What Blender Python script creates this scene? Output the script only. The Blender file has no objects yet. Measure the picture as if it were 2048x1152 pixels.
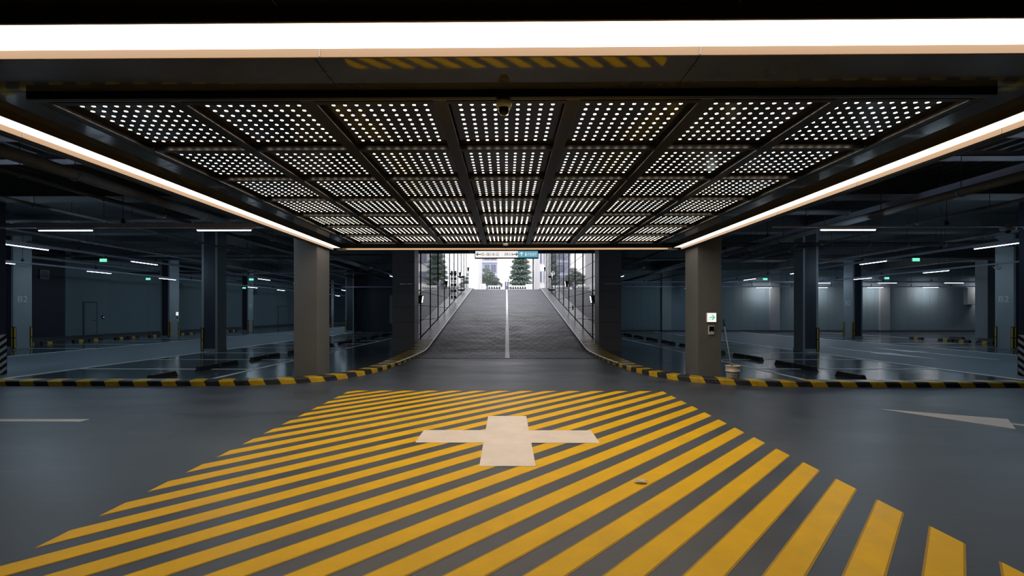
import bpy, bmesh, math, random
from mathutils import Vector, Matrix

random.seed(7)
SC = bpy.context.scene
COL = SC.collection

# ------------------------------------------------------------------ camera, world, exposure
cam_d = bpy.data.cameras.new('camera')
cam_d.sensor_width = 36.0
cam_d.lens = 900.0 / 2048.0 * 36.0
cam_d.shift_x = 0.0099
cam_d.shift_y = 0.0239
cam_d.clip_end = 400
cam = bpy.data.objects.new('camera', cam_d)
COL.objects.link(cam)
cam.location = (0, 0, 1.5)
cam.rotation_euler = (math.pi / 2, 0, 0.0103)
SC.camera = cam

world = bpy.data.worlds.new('overcast_sky')
SC.world = world
world.use_nodes = True
bg = world.node_tree.nodes['Background']
bg.inputs['Color'].default_value = (0.955, 0.955, 1.0, 1)
bg.inputs['Strength'].default_value = 2.5

SC.view_settings.view_transform = 'Standard'
SC.view_settings.look = 'None'
SC.view_settings.gamma = 1.0
SC.view_settings.use_curve_mapping = False
SC.view_settings.exposure = 0.0
SC.cycles.use_denoising = True
SC.cycles.filter_width = 1.1
SC.cycles.max_bounces = 7
SC.cycles.diffuse_bounces = 4
SC.cycles.glossy_bounces = 4
SC.cycles.sample_clamp_direct = 8.0
SC.cycles.sample_clamp_indirect = 2.5
SC.cycles.caustics_refractive = False

# ------------------------------------------------------------------ materials
MATS = {}


def mat(name, col, rough=0.6, metal=0.0, ior=1.45, var=0.0, vscale=3.0, bump=0.0, bscale=20.0,
        rvar=0.0, stretch=(1, 1, 1), emit=None, estr=0.0, spec=0.5):
    m = bpy.data.materials.new(name)
    m.use_nodes = True
    nt = m.node_tree
    p = nt.nodes['Principled BSDF']
    p.inputs['Base Color'].default_value = (*col, 1)
    p.inputs['Roughness'].default_value = rough
    p.inputs['Metallic'].default_value = metal
    p.inputs['IOR'].default_value = ior
    p.inputs['Specular IOR Level'].default_value = spec
    if emit:
        p.inputs['Emission Color'].default_value = (*emit, 1)
        p.inputs['Emission Strength'].default_value = estr
    if var or bump or rvar:
        tc = nt.nodes.new('ShaderNodeNewGeometry')
        mp = nt.nodes.new('ShaderNodeMapping')
        mp.inputs['Scale'].default_value = stretch
        nt.links.new(tc.outputs['Position'], mp.inputs['Vector'])
        if var or rvar:
            n = nt.nodes.new('ShaderNodeTexNoise')
            n.inputs['Scale'].default_value = vscale
            n.inputs['Detail'].default_value = 8
            n.inputs['Roughness'].default_value = 0.65
            nt.links.new(mp.outputs['Vector'], n.inputs['Vector'])
        if var:
            r = nt.nodes.new('ShaderNodeMapRange')
            r.inputs['From Min'].default_value = 0.3
            r.inputs['From Max'].default_value = 0.7
            r.inputs['To Min'].default_value = 1 - var
            r.inputs['To Max'].default_value = 1 + var
            nt.links.new(n.outputs['Fac'], r.inputs['Value'])
            mx = nt.nodes.new('ShaderNodeVectorMath')
            mx.operation = 'SCALE'
            mx.inputs[0].default_value = col
            nt.links.new(r.outputs['Result'], mx.inputs['Scale'])
            nt.links.new(mx.outputs['Vector'], p.inputs['Base Color'])
        if rvar:
            r = nt.nodes.new('ShaderNodeMapRange')
            r.inputs['From Min'].default_value = 0.3
            r.inputs['From Max'].default_value = 0.7
            r.inputs['To Min'].default_value = max(0.02, rough - rvar)
            r.inputs['To Max'].default_value = rough + rvar
            nt.links.new(n.outputs['Fac'], r.inputs['Value'])
            nt.links.new(r.outputs['Result'], p.inputs['Roughness'])
        if bump:
            n2 = nt.nodes.new('ShaderNodeTexNoise')
            n2.inputs['Scale'].default_value = bscale
            n2.inputs['Detail'].default_value = 4
            nt.links.new(mp.outputs['Vector'], n2.inputs['Vector'])
            b = nt.nodes.new('ShaderNodeBump')
            b.inputs['Strength'].default_value = bump
            b.inputs['Distance'].default_value = 0.01
            nt.links.new(n2.outputs['Fac'], b.inputs['Height'])
            nt.links.new(b.outputs['Normal'], p.inputs['Normal'])
    MATS[name] = m
    return m


def emat(name, col, strength):
    m = bpy.data.materials.new(name)
    m.use_nodes = True
    nt = m.node_tree
    nt.nodes.remove(nt.nodes['Principled BSDF'])
    e = nt.nodes.new('ShaderNodeEmission')
    e.inputs['Color'].default_value = (*col, 1)
    e.inputs['Strength'].default_value = strength
    nt.links.new(e.outputs['Emission'], nt.nodes['Material Output'].inputs['Surface'])
    MATS[name] = m
    return m


mat('lane', (0.068, 0.084, 0.112), 0.43, var=0.3, vscale=1.1, rvar=0.09, bump=0.12, bscale=14, stretch=(0.35, 1, 1))
mat('epoxy', (0.072, 0.098, 0.118), 0.13, spec=0.45, var=0.12, vscale=0.6, rvar=0.04, bump=0.012, bscale=1.5, stretch=(0.5, 1.4, 1))
mat('aisle', (0.17, 0.21, 0.245), 0.6, spec=0.2, var=0.12, vscale=0.5, rvar=0.08, bump=0.05, bscale=6)
mat('yellow_paint', (0.88, 0.54, 0.006), 0.45, spec=0.22, var=0.10, vscale=2.5, bump=0.08, bscale=25, rvar=0.08)
mat('yellow_edge', (0.46, 0.28, 0.014), 0.55, var=0.12, vscale=6)
mat('white_paint', (0.90, 0.83, 0.78), 0.45, var=0.07, vscale=3.0, rvar=0.1)
mat('line_paint', (0.78, 0.77, 0.80), 0.4, var=0.12, vscale=3.0)
mat('kerb_yellow', (0.60, 0.40, 0.014), 0.42, var=0.28, vscale=5, bump=0.2, bscale=18)
mat('kerb_black', (0.032, 0.036, 0.042), 0.35, var=0.5, vscale=5, bump=0.2, bscale=18)
mat('kerb_stone', (0.17, 0.175, 0.19), 0.3, var=0.35, vscale=8)
mat('steel_edge', (0.85, 0.85, 0.86), 0.3, metal=0.6)
mat('column_grey', (0.175, 0.182, 0.186), 0.55, var=0.08, vscale=1.2, bump=0.03, bscale=30)
mat('column_side', (0.24, 0.275, 0.295), 0.55, var=0.06, vscale=1.2)
mat('navy', (0.030, 0.033, 0.050), 0.5, var=0.12, vscale=0.8)
mat('wall_grey', (0.21, 0.28, 0.31), 0.55, var=0.06, vscale=0.5)
mat('pilaster', (0.34, 0.37, 0.38), 0.55, var=0.06, vscale=0.6)
mat('wall_dark', (0.07, 0.08, 0.095), 0.55, var=0.1, vscale=0.6)
mat('ceiling_grey', (0.105, 0.12, 0.128), 0.75, var=0.15, vscale=0.8)
mat('deck', (0.10, 0.105, 0.115), 0.6, var=0.15, vscale=1.5)
mat('pipe', (0.16, 0.175, 0.19), 0.45, var=0.15, vscale=3)
mat('pipe_dark', (0.05, 0.055, 0.062), 0.5, var=0.15, vscale=3)
mat('tray', (0.55, 0.56, 0.74), 0.45, var=0.08, vscale=2)
mat('galvanised', (0.42, 0.44, 0.46), 0.38, metal=0.7)
mat('soffit', (0.06, 0.066, 0.08), 0.035, ior=1.85, var=0.1, vscale=1.0, bump=0.02, bscale=1.2)
mat('casing', (0.06, 0.052, 0.04), 0.4)
mat('rib_trim', (0.04, 0.04, 0.042), 0.4)
mat('flange', (0.055, 0.065, 0.08), 0.4)
mat('frame_black', (0.010, 0.009, 0.009), 0.28)
mat('frame_edge', (0.30, 0.30, 0.30), 0.35)
mat('perf_panel', (0.024, 0.024, 0.022), 0.11, ior=1.8)
mat('lip', (0.52, 0.375, 0.26), 0.5)
mat('clip', (0.5, 0.48, 0.45), 0.3)
emat('cove_glow', (1.0, 0.86, 0.72), 2.3)
emat('dot_glow', (1.0, 0.81, 0.61), 27.0)
emat('tube_glow', (0.62, 0.82, 1.0), 95.0)
emat('washer_glow', (1.0, 0.95, 0.97), 210.0)
emat('exit_green', (0.16, 0.85, 0.52), 1.3)
emat('sign_white', (1.0, 0.97, 0.94), 0.95)
emat('sign_teal', (0.13, 0.40, 0.53), 0.9)
emat('arrow_green', (0.16, 0.72, 0.52), 0.85)
emat('sconce_glow', (1.0, 0.98, 0.95), 4.0)
emat('reader_led', (0.35, 0.22, 0.9), 1.2)
mat('black', (0.012, 0.012, 0.014), 0.45)
mat('black_gloss', (0.006, 0.006, 0.008), 0.06)
mat('rubber', (0.016, 0.015, 0.017), 0.55, var=0.3, vscale=10)
mat('guard_yellow', (0.55, 0.36, 0.02), 0.45)
mat('cam_grey', (0.72, 0.76, 0.73), 0.45)
mat('white_plastic', (0.62, 0.62, 0.6), 0.4)
mat('bucket', (0.80, 0.75, 0.66), 0.5, var=0.08, vscale=8)
mat('bucket_print', (0.10, 0.13, 0.22), 0.5)
mat('handle_grey', (0.33, 0.35, 0.35), 0.4)
mat('letter', (0.55, 0.57, 0.57), 0.6)
mat('hazard_white', (0.45, 0.47, 0.48), 0.5)
mat('stone_slab', (0.055, 0.060, 0.074), 0.035, ior=1.9, var=0.15, vscale=6, spec=0.5)
mat('stone_back', (0.02, 0.02, 0.024), 0.7)
mat('granite', (0.12, 0.122, 0.138), 0.45, var=0.45, vscale=60)
mat('grate', (0.05, 0.05, 0.055), 0.5, metal=0.5)
mat('tissue', (0.75, 0.68, 0.58), 0.8)
mat('facade_white', (0.80, 0.79, 0.79), 0.8)
mat('facade_blue', (0.40, 0.42, 0.52), 0.8, var=0.05, vscale=0.5)
mat('facade_band', (0.62, 0.63, 0.70), 0.8)
mat('facade_glass', (0.17, 0.18, 0.26), 0.3)
mat('street', (0.55, 0.54, 0.53), 0.8, var=0.1)
mat('conifer', (0.27, 0.35, 0.30), 0.8, var=0.3, vscale=3)  # foliage colour paled to stand in for glare and haze
mat('pine', (0.28, 0.33, 0.28), 0.8, var=0.3, vscale=3)
mat('shrub', (0.42, 0.47, 0.22), 0.8, var=0.2, vscale=4)
mat('bark', (0.14, 0.12, 0.10), 0.9)
mat('street_sign', (0.10, 0.52, 0.48), 0.5)

# ramp concrete with a fine brick-like grooved finish (each groove is only a few pixels)
m = mat('ramp', (0.085, 0.094, 0.112), 0.52, var=0.28, vscale=2.2, rvar=0.1, stretch=(0.35, 1, 1))
nt = m.node_tree
geo = nt.nodes.new('ShaderNodeNewGeometry')
bk = nt.nodes.new('ShaderNodeTexBrick')
bk.inputs['Scale'].default_value = 1.0
bk.inputs['Brick Width'].default_value = 0.34
bk.inputs['Row Height'].default_value = 0.42
bk.inputs['Mortar Size'].default_value = 0.05
bk.inputs['Mortar Smooth'].default_value = 0.3
bk.inputs['Color1'].default_value = (1, 1, 1, 1)
bk.inputs['Color2'].default_value = (0.8, 0.8, 0.8, 1)
bk.inputs['Mortar'].default_value = (0.0, 0.0, 0.0, 1)
nt.links.new(geo.outputs['Position'], bk.inputs['Vector'])
bp = nt.nodes.new('ShaderNodeBump')
bp.inputs['Strength'].default_value = 0.9
bp.inputs['Distance'].default_value = 0.02
nt.links.new(bk.outputs['Color'], bp.inputs['Height'])
nt.links.new(bp.outputs['Normal'], nt.nodes['Principled BSDF'].inputs['Normal'])
lk = nt.nodes['Principled BSDF'].inputs['Base Color'].links[0]
src = lk.from_socket
dk_ = nt.nodes.new('ShaderNodeMix')          # dirt caught in the grooves
dk_.data_type = 'RGBA'
dk_.blend_type = 'MULTIPLY'
dk_.inputs[0].default_value = 0.55
nt.links.new(src, dk_.inputs[6])
nt.links.new(bk.outputs['Color'], dk_.inputs[7])
nt.links.new(dk_.outputs[2], nt.nodes['Principled BSDF'].inputs['Base Color'])


# ------------------------------------------------------------------ mesh helpers
class MB:
    def __init__(self):
        self.v, self.f, self.mi = [], [], []

    def add(self, vs, fs, mi=0):
        o = len(self.v)
        self.v += [tuple(p) for p in vs]
        self.f += [tuple(i + o for i in q) for q in fs]
        self.mi += [mi] * len(fs)
        return self

    def box(self, x0, x1, y0, y1, z0, z1, mi=0):
        vs = [(x0, y0, z0), (x1, y0, z0), (x1, y1, z0), (x0, y1, z0), (x0, y0, z1), (x1, y0, z1), (x1, y1, z1), (x0, y1, z1)]
        return self.add(vs, [(3, 2, 1, 0), (4, 5, 6, 7), (0, 1, 5, 4), (1, 2, 6, 5), (2, 3, 7, 6), (3, 0, 4, 7)], mi)

    def hexa(self, lo, hi, mi=0):
        return self.add(list(lo) + list(hi), [(3, 2, 1, 0), (4, 5, 6, 7), (0, 1, 5, 4), (1, 2, 6, 5), (2, 3, 7, 6), (3, 0, 4, 7)], mi)

    def prism(self, pts, z0, z1, mi=0):
        n = len(pts)
        vs = [(x, y, z0) for x, y in pts] + [(x, y, z1) for x, y in pts]
        fs = [tuple(range(n - 1, -1, -1)), tuple(range(n, 2 * n))] + [(i, (i + 1) % n, n + (i + 1) % n, n + i) for i in range(n)]
        return self.add(vs, fs, mi)

    def lathe(self, prof, n=20, c=(0, 0, 0), mi=0, a0=0.0, a1=2 * math.pi):
        full = abs(a1 - a0 - 2 * math.pi) < 1e-6
        m = n if full else n + 1
        vs = []
        for r, z in prof:
            for i in range(m):
                a = a0 + (a1 - a0) * i / n
                vs.append((c[0] + r * math.cos(a), c[1] + r * math.sin(a), c[2] + z))
        fs = []
        for k in range(len(prof) - 1):
            for i in range(n):
                j = (i + 1) % m
                fs.append((k * m + i, k * m + j, (k + 1) * m + j, (k + 1) * m + i))
        return self.add(vs, fs, mi)

    def tube(self, pts, r, n=8, mi=0, cap=True):
        pts = [Vector(p) for p in pts]
        rings = []
        for i, p in enumerate(pts):
            d = (pts[min(i + 1, len(pts) - 1)] - pts[max(i - 1, 0)]).normalized()
            up = Vector((0, 0, 1)) if abs(d.z) < 0.95 else Vector((1, 0, 0))
            a = d.cross(up).normalized()
            b = d.cross(a)
            rings.append([p + a * (r * math.cos(2 * math.pi * k / n)) + b * (r * math.sin(2 * math.pi * k / n)) for k in range(n)])
        vs = [q for rg in rings for q in rg]
        fs = []
        for i in range(len(pts) - 1):
            for k in range(n):
                j = (k + 1) % n
                fs.append((i * n + k, (i + 1) * n + k, (i + 1) * n + j, i * n + j))
        if cap:
            fs.append(tuple(range(n)))
            fs.append(tuple((len(pts) - 1) * n + k for k in range(n - 1, -1, -1)))
        return self.add(vs, fs, mi)

    def mesh(self, name, mats, smooth=False):
        me = bpy.data.meshes.new(name)
        me.from_pydata(self.v, [], self.f)
        for mm in ([mats] if isinstance(mats, str) else mats):
            me.materials.append(MATS[mm])
        if len(me.materials) > 1:
            me.polygons.foreach_set('material_index', self.mi)
        bm = bmesh.new()
        bm.from_mesh(me)
        bmesh.ops.recalc_face_normals(bm, faces=bm.faces)
        bm.to_mesh(me)
        bm.free()
        if smooth:
            me.polygons.foreach_set('use_smooth', [True] * len(me.polygons))
        me.update()
        return me

    def build(self, name, mats, parent=None, smooth=False, bevel=0.0):
        return obj(name, self.mesh(name, mats, smooth), parent, bevel=bevel)


def obj(name, me, parent=None, loc=None, rz=0.0, bevel=0.0):
    o = bpy.data.objects.new(name, me)
    COL.objects.link(o)
    if parent is not None:
        o.parent = parent
    if loc is not None:
        o.location = loc
    if rz:
        o.rotation_euler = (0, 0, rz)
    if bevel:
        b = o.modifiers.new('bevel', 'BEVEL')
        b.width = bevel
        b.segments = 2
        b.limit_method = 'ANGLE'
    return o


def tag(o, label, cat=None, group=None, kind=None):
    o['label'] = label
    if cat:
        o['category'] = cat
    if group:
        o['group'] = group
    if kind:
        o['kind'] = kind
    return o


def thing(name, label, cat, loc=(0, 0, 0), rz=0.0, group=None):
    o = obj(name, None, None, loc, rz)
    o.empty_display_size = 0.2
    return tag(o, label, cat, group)


def struct(o, label=None):
    o['kind'] = 'structure'
    if label:
        o['label'] = label
    return o


def box(name, mats, parent, x0, x1, y0, y1, z0, z1, bevel=0.0):
    return MB().box(x0, x1, y0, y1, z0, z1).build(name, mats, parent, bevel=bevel)


def text_mesh(body, size, mname, name, parent, origin, xdir=(1, 0, 0), zdir=(0, 0, 1), sx=1.0, align='LEFT', ext=0.0015, width=None):
    cu = bpy.data.curves.new('tmp_text', 'FONT')
    cu.body = body
    cu.size = size
    cu.extrude = ext
    cu.align_x = align
    cu.resolution_u = 3
    to = bpy.data.objects.new('tmp_text', cu)
    COL.objects.link(to)
    dg = bpy.context.evaluated_depsgraph_get()
    me = bpy.data.meshes.new_from_object(to.evaluated_get(dg))
    bpy.data.objects.remove(to)
    bpy.data.curves.remove(cu)
    me.name = name
    xs = [v.co.x for v in me.vertices]
    if width and xs:
        sx = width / (max(xs) - min(xs))
    x0 = min(xs) if xs else 0
    X, Z = Vector(xdir), Vector(zdir)
    N = X.cross(Z)          # pointing away from the reader's side is -N
    for v in me.vertices:
        c = v.co
        xx = (c.x - x0) * sx if align == 'LEFT' else c.x * sx
        v.co = Vector(origin) + X * xx + Z * c.y - N * c.z
    me.materials.clear()
    me.materials.append(MATS[mname])
    return obj(name, me, parent)


ORD = ['first', 'second', 'third', 'fourth', 'fifth', 'sixth', 'seventh', 'eighth', 'ninth', 'tenth', 'eleventh',
       'twelfth', 'thirteenth', 'fourteenth', 'fifteenth', 'sixteenth', 'seventeenth', 'eighteenth', 'nineteenth', 'twentieth']


def catmull(P, step):
    P = [Vector(p) for p in P]
    out = []
    for i in range(len(P) - 1):
        p0, p1, p2, p3 = P[max(i - 1, 0)], P[i], P[i + 1], P[min(i + 2, len(P) - 1)]
        for k in range(20):
            t = k / 20
            out.append(0.5 * ((2 * p1) + (p2 - p0) * t + (2 * p0 - 5 * p1 + 4 * p2 - p3) * t * t + (3 * p1 - p0 - 3 * p2 + p3) * t ** 3))
    out.append(P[-1])
    res = [out[0]]
    acc = 0.0
    for a, b in zip(out, out[1:]):
        L = (b - a).length
        while acc + L >= step:
            t = (step - acc) / L
            a = a + (b - a) * t
            L = (b - a).length
            res.append(a.copy())
            acc = 0.0
        acc += L
    return res


# ------------------------------------------------------------------ floors
RS, RE = 16.7, 39.6                 # ramp start and crest (Y)
SLOPE = 3.55 / (RE - RS)


def ramp_z(y):
    return max(0.0, min(3.55, (y - RS) * SLOPE))


KL = [(-30, 9.0), (-26, 9.01), (-22, 9.02), (-18, 9.03), (-14, 9.04), (-12, 9.05), (-10, 9.06), (-8, 9.07), (-6.3, 9.10), (-5.25, 9.19), (-4.5, 9.44), (-3.93, 9.80), (-3.56, 10.35), (-3.3, 11.05),
      (-3.13, 12.1), (-3.03, 13.6), (-3.0, 15.0), (-3.0, 16.7)]

lane = MB()
kp = catmull([(x, y, 0) for x, y in KL], 0.25)
left = [(p.x - 0.1, p.y + 0.1) for p in kp]
right = [(-x, y) for x, y in left][::-1]
lane.prism([(-45, -14)] + [(-45, left[0][1])] + left + [(-3.1, RS)] + [(3.1, RS)] + right + [(45, left[0][1]), (45, -14)], -0.2, 0.0)
struct(lane.build('floor', 'lane'), 'grey power-trowelled concrete driving lane in the foreground')
struct(box('floor', 'epoxy', None, -46, 46, 8.9, 64, -0.4, -0.004), 'glossy blue-grey epoxy floor of the parking bays')
struct(box('floor', 'aisle', None, -17.0, -11.42, 9.35, 62.9, -0.2, -0.0005), 'matt pale grey aisle between parking rows left of the ramp')
struct(box('floor', 'aisle', None, 11.5, 18.0, 9.35, 34.9, -0.2, -0.0005), 'matt pale grey aisle between parking rows right of the ramp')
# ramp
r = MB()
ys = [RS - 1.9] + [RS - 0.6 + 0.1 * i for i in range(13)] + [RE - 1 + 0.2 * i for i in range(9)] + [46]


def rz_s(y):   # softened foot and crest
    w = 0.5
    if y < RS - w or y > RE + 0.8:
        return ramp_z(y)
    return sum(ramp_z(y + d) for d in (-0.5, -0.25, 0, 0.25, 0.5)) / 5


vs, fs = [], []
for y in ys:
    z = rz_s(y)
    vs += [(-3.05, y, z + 0.002), (3.05, y, z + 0.002), (-3.05, y, z - 0.5), (3.05, y, z - 0.5)]
for i in range(len(ys) - 1):
    a, b = i * 4, i * 4 + 4
    fs += [(a, a + 1, b + 1, b), (a + 2, b + 2, b + 3, a + 3), (a, b, b + 2, a + 2), (a + 1, a + 3, b + 3, b + 1)]
r.add(vs, fs)
rampo = struct(r.build('ramp', 'ramp'), 'grooved concrete vehicle ramp rising to daylight')
# worn white centre line
cl = MB()
yy = [RS - 1.9 + 0.25 * i for i in range(100)]
vs, fs = [], []
for i, y in enumerate(yy):
    z = rz_s(y) + 0.006
    w = 0.06 if y > 22 else 0.075
    vs += [(-w + 0.03, y, z), (w + 0.03, y, z)]
    if i:
        fs.append((2 * i - 2, 2 * i - 1, 2 * i + 1, 2 * i))
cl.add(vs, fs)
tag(cl.build('centre_line', 'line_paint'), 'worn white centre line painted up the middle of the ramp', 'road marking')
struct(MB().box(-11.5, 60, 46, 64, 3.0, 3.5).box(-60, 60, 64, 160, 3.0, 3.5).build('ground', 'street'), 'bright street level beyond the crest of the ramp')

# drain grate across the foot of the ramp
dg_ = thing('drain_grate', 'narrow slotted steel drain grate across the foot of the ramp', 'drain grate', (0, 14.68, 0))
box('channel_frame', 'grate', dg_, -3.0, 3.0, -0.09, -0.07, -0.02, 0.008)
box('channel_frame', 'grate', dg_, -3.0, 3.0, 0.07, 0.09, -0.02, 0.008)
g = MB()
for i in range(150):
    x = -2.98 + i * 0.04
    g.box(x, x + 0.018, -0.07, 0.07, -0.01, 0.006)
g.build('grate_bars', 'grate', dg_)['kind'] = 'stuff'
box('channel_base', 'black', dg_, -3.0, 3.0, -0.07, 0.07, 0.0, 0.003)

# ------------------------------------------------------------------ floor markings
hm = thing('hatched_marking', 'rectangle of diagonal yellow painted stripes on the lane floor', 'road marking', (0, 5, 0))


def clip_poly(poly, f):
    out = []
    for a, b in zip(poly, poly[1:] + poly[:1]):
        fa, fb = f(a), f(b)
        if fa >= 0:
            out.append(a)
        if fa * fb < 0:
            t = fa / (fa - fb)
            out.append((a[0] + (b[0] - a[0]) * t, a[1] + (b[1] - a[1]) * t))
    return out


def stripe_poly(c0, c1, ins=0.0):
    poly = [(-3.0, -1.0), (2.97, -1.0), (2.97, 8.6), (-3.0, 8.6)]
    poly = clip_poly(poly, lambda p: (p[1] - p[0]) - c0 - ins)
    if poly:
        poly = clip_poly(poly, lambda p: c1 - ins - (p[1] - p[0]))
    return poly


k = -30
while k < 30:
    c0 = 5.82 + 0.45 * k
    c1 = c0 + 0.255
    k += 1
    p = stripe_poly(c0, c1)
    if len(p) < 3 or max(q[1] for q in p) < 0.2:
        continue
    MB().prism([(x, y - 5) for x, y in p], -0.001, 0.0016).build('stripe_undercoat', 'yellow_edge', hm)
    p = stripe_poly(c0, c1, 0.017)
    if len(p) >= 3:
        MB().prism([(x, y - 5) for x, y in p], 0.0, 0.0030).build('stripe', 'yellow_paint', hm)

cr = MB()
a, b = 0.275, 1.06
cr.prism([(-a, -b), (a, -b), (a, -a), (b, -a), (b, a), (a, a), (a, b), (-a, b), (-a, a), (-b, a), (-b, -a), (-a, -a)], 0.003, 0.0056)
o = cr.build('cross_marking', 'white_paint')
o.location = (0.01, 5.44, 0)
tag(o, 'large white painted cross in the middle of the yellow hatching', 'road marking')


def paint(name, pts, label, mname='line_paint', z=0.0, cat='road marking', group=None):
    o = MB().prism(pts, z - 0.002, z + 0.003).build(name, mname)
    return tag(o, label, cat, group)


paint('edge_line', [(-14, 6.05), (-5.86, 6.12), (-5.86, 6.26), (-14, 6.22)], 'broad white line on the lane at the left edge', 'white_paint')


def arrow(tip, ang, L, w, shaft, sw, label, z=0.0, mname='line_paint', head=None):
    d = Vector((math.cos(ang), math.sin(ang)))
    n = Vector((-d.y, d.x))
    t = Vector(tip)
    bse = t - d * L
    e = bse - d * shaft
    pts = [t, bse + n * w / 2, bse + n * sw / 2, e + n * sw / 2, e - n * sw / 2, bse - n * sw / 2, bse - n * w / 2]
    return paint('arrow_marking', [tuple(p) for p in pts], label, mname, z)


arrow((5.8, 7.05), math.atan2(0.92, -1.0), 1.36, 0.74, 2.5, 0.09, 'white direction arrow painted on the lane at the right edge', mname='white_paint')
arrow((15.6, 19.36), math.pi / 2, 2.2, 0.75, 2.75, 0.13, 'white aisle arrow right of the ramp pointing away, farther from kerb', z=0.001)
arrow((13.85, 14.6), -math.pi / 2, 2.25, 0.75, 2.6, 0.13, 'white aisle arrow right of the ramp pointing towards the kerb', z=0.001)
arrow((-13.3, 29.5), -math.pi / 2, 2.2, 0.75, 2.75, 0.13, 'white aisle arrow left of the ramp pointing towards the kerb', z=0.001)
arrow((-15.2, 36.0), math.pi / 2, 2.2, 0.75, 2.75, 0.13, 'white aisle arrow left of the ramp pointing away', z=0.001)

# long bay lines
paint('bay_line', [(-11.49, 9.6), (-11.33, 9.6), (-11.33, 60), (-11.49, 60)], 'white line along the near side of the left aisle')
paint('bay_line', [(-17.14, 9.6), (-16.98, 9.6), (-16.98, 60), (-17.14, 60)], 'white line along the far side of the left aisle')
paint('bay_line', [(-6.72, 9.6), (-6.6, 9.6), (-6.6, 34.5), (-6.72, 34.5)], 'white line closing the bays nearest the ramp, left side')
paint('bay_line', [(11.42, 9.6), (11.58, 9.6), (11.58, 34.9), (11.42, 34.9)], 'white line along the near side of the right aisle')
paint('bay_line', [(17.93, 9.6), (18.09, 9.6), (18.09, 34.9), (17.93, 34.9)], 'white line along the far side of the right aisle')
paint('bay_line', [(6.6, 9.6), (6.72, 9.6), (6.72, 34.5), (6.6, 34.5)], 'white line closing the bays nearest the ramp, right side')
paint('bay_line', [(23.9, 20), (24.02, 20), (24.02, 34.9), (23.9, 34.9)], 'white line behind the bays at the far right')
for i in range(10):
    y = 11.9 + 2.42 * i
    for s, side in ((-1, 'left'), (1, 'right')):
        yy_ = y + 0.1 * s
        xa, xb = (s * 6.7, s * 11.4)
        paint('bay_divider', [(min(xa, xb), yy_), (max(xa, xb), yy_), (max(xa, xb), yy_ + 0.1), (min(xa, xb), yy_ + 0.1)],
              '%s white bay divider from the kerb in the row beside the ramp, %s side' % (ORD[i], side), group='bay dividers %s of the ramp' % side)
for i in range(6):
    y = 18.6 + 2.42 * i
    paint('bay_divider', [(-22, y), (-17.1, y), (-17.1, y + 0.1), (-22, y + 0.1)],
          '%s white bay divider beyond the left aisle' % ORD[i], group='bay dividers beyond the left aisle')
for i in range(6):
    y = 19.6 + 2.42 * i
    paint('bay_divider', [(18.0, y), (23.9, y), (23.9, y + 0.1), (18.0, y + 0.1)],
          '%s white bay divider beyond the right aisle' % ORD[i], group='bay dividers beyond the right aisle')

# ------------------------------------------------------------------ walls and slabs
def wall_panels(name, label, along, fixed, face, a0, a1, z0, z1, step, mname, thick=0.3, gap=0.012, dark=None):
    """backing wall plus separate cladding panels with open joints; along 'x' or 'y'."""
    s = face     # direction the visible face looks (+1 / -1)
    def bx(mb, u0, u1, w0, w1, za, zb):
        lo, hi = min(w0, w1), max(w0, w1)
        return mb.box(u0, u1, lo, hi, za, zb) if along == 'x' else mb.box(lo, hi, u0, u1, za, zb)
    back = bx(MB(), a0, a1, fixed - s * thick, fixed - s * 0.012, z0, z1).build(name, 'wall_dark')
    struct(back, label)
    n = max(1, int(round((a1 - a0) / step)))
    st = (a1 - a0) / n
    me_cache = {}
    for i in range(n):
        u = a0 + i * st
        mm = mname
        if dark and dark[0] <= u + st / 2 <= dark[1]:
            mm = 'navy'
        if mm not in me_cache:
            me_cache[mm] = bx(MB(), gap / 2, st - gap / 2, fixed - s * 0.014, fixed, z0, z1).mesh('wall_panel', mm)
        p = obj('wall_panel', me_cache[mm], back)
        p.location = (u, 0, 0) if along == 'x' else (0, u, 0)
    return back


TOP = 5.2
wall_panels('wall_left', 'pale grey panelled garage wall beyond the left aisle', 'y', -25.0, 1, 2.0, 63.0, 0, TOP, 2.9, 'wall_grey', dark=(15, 26.0))
wall_panels('wall_right', 'grey panelled garage wall lit by downlights right of the ramp', 'x', 35.0, -1, 4.4, 45.2, 0, TOP, 0.6, 'wall_grey', gap=0.006)
wall_panels('wall_far_left', 'pale grey wall closing the far end of the left aisle', 'x', 63.0, -1, -25, -11.4, 0, TOP, 2.7, 'wall_grey')
struct(box('wall_back_left', 'navy', None, -11.9, -3.75, 35.2, 35.5, 0, TOP), 'dark navy wall left of the ramp')
struct(box('wall_core_side', 'navy', None, -11.9, -11.6, 35.5, 63, 0, TOP), 'dark side wall of the core beside the left aisle')
struct(box('wall_outer_right', 'wall_grey', None, 45.0, 45.3, -14, 35.3, 0, TOP))
struct(box('wall_outer_left', 'wall_dark', None, -25.3, -25.0, -14, 2.0, 0, TOP))
struct(box('wall_behind', 'wall_dark', None, -25.3, 45.3, -14.3, -14, 0, TOP))
struct(box('baseboard_right', 'wall_dark', None, 4.4, 45, 34.93, 35.0, 0, 0.14), 'dark skirting along the right garage wall')
struct(box('baseboard_left', 'wall_dark', None, -25, -24.94, 2, 63, 0, 0.16), 'dark skirting along the left garage wall')

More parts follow.
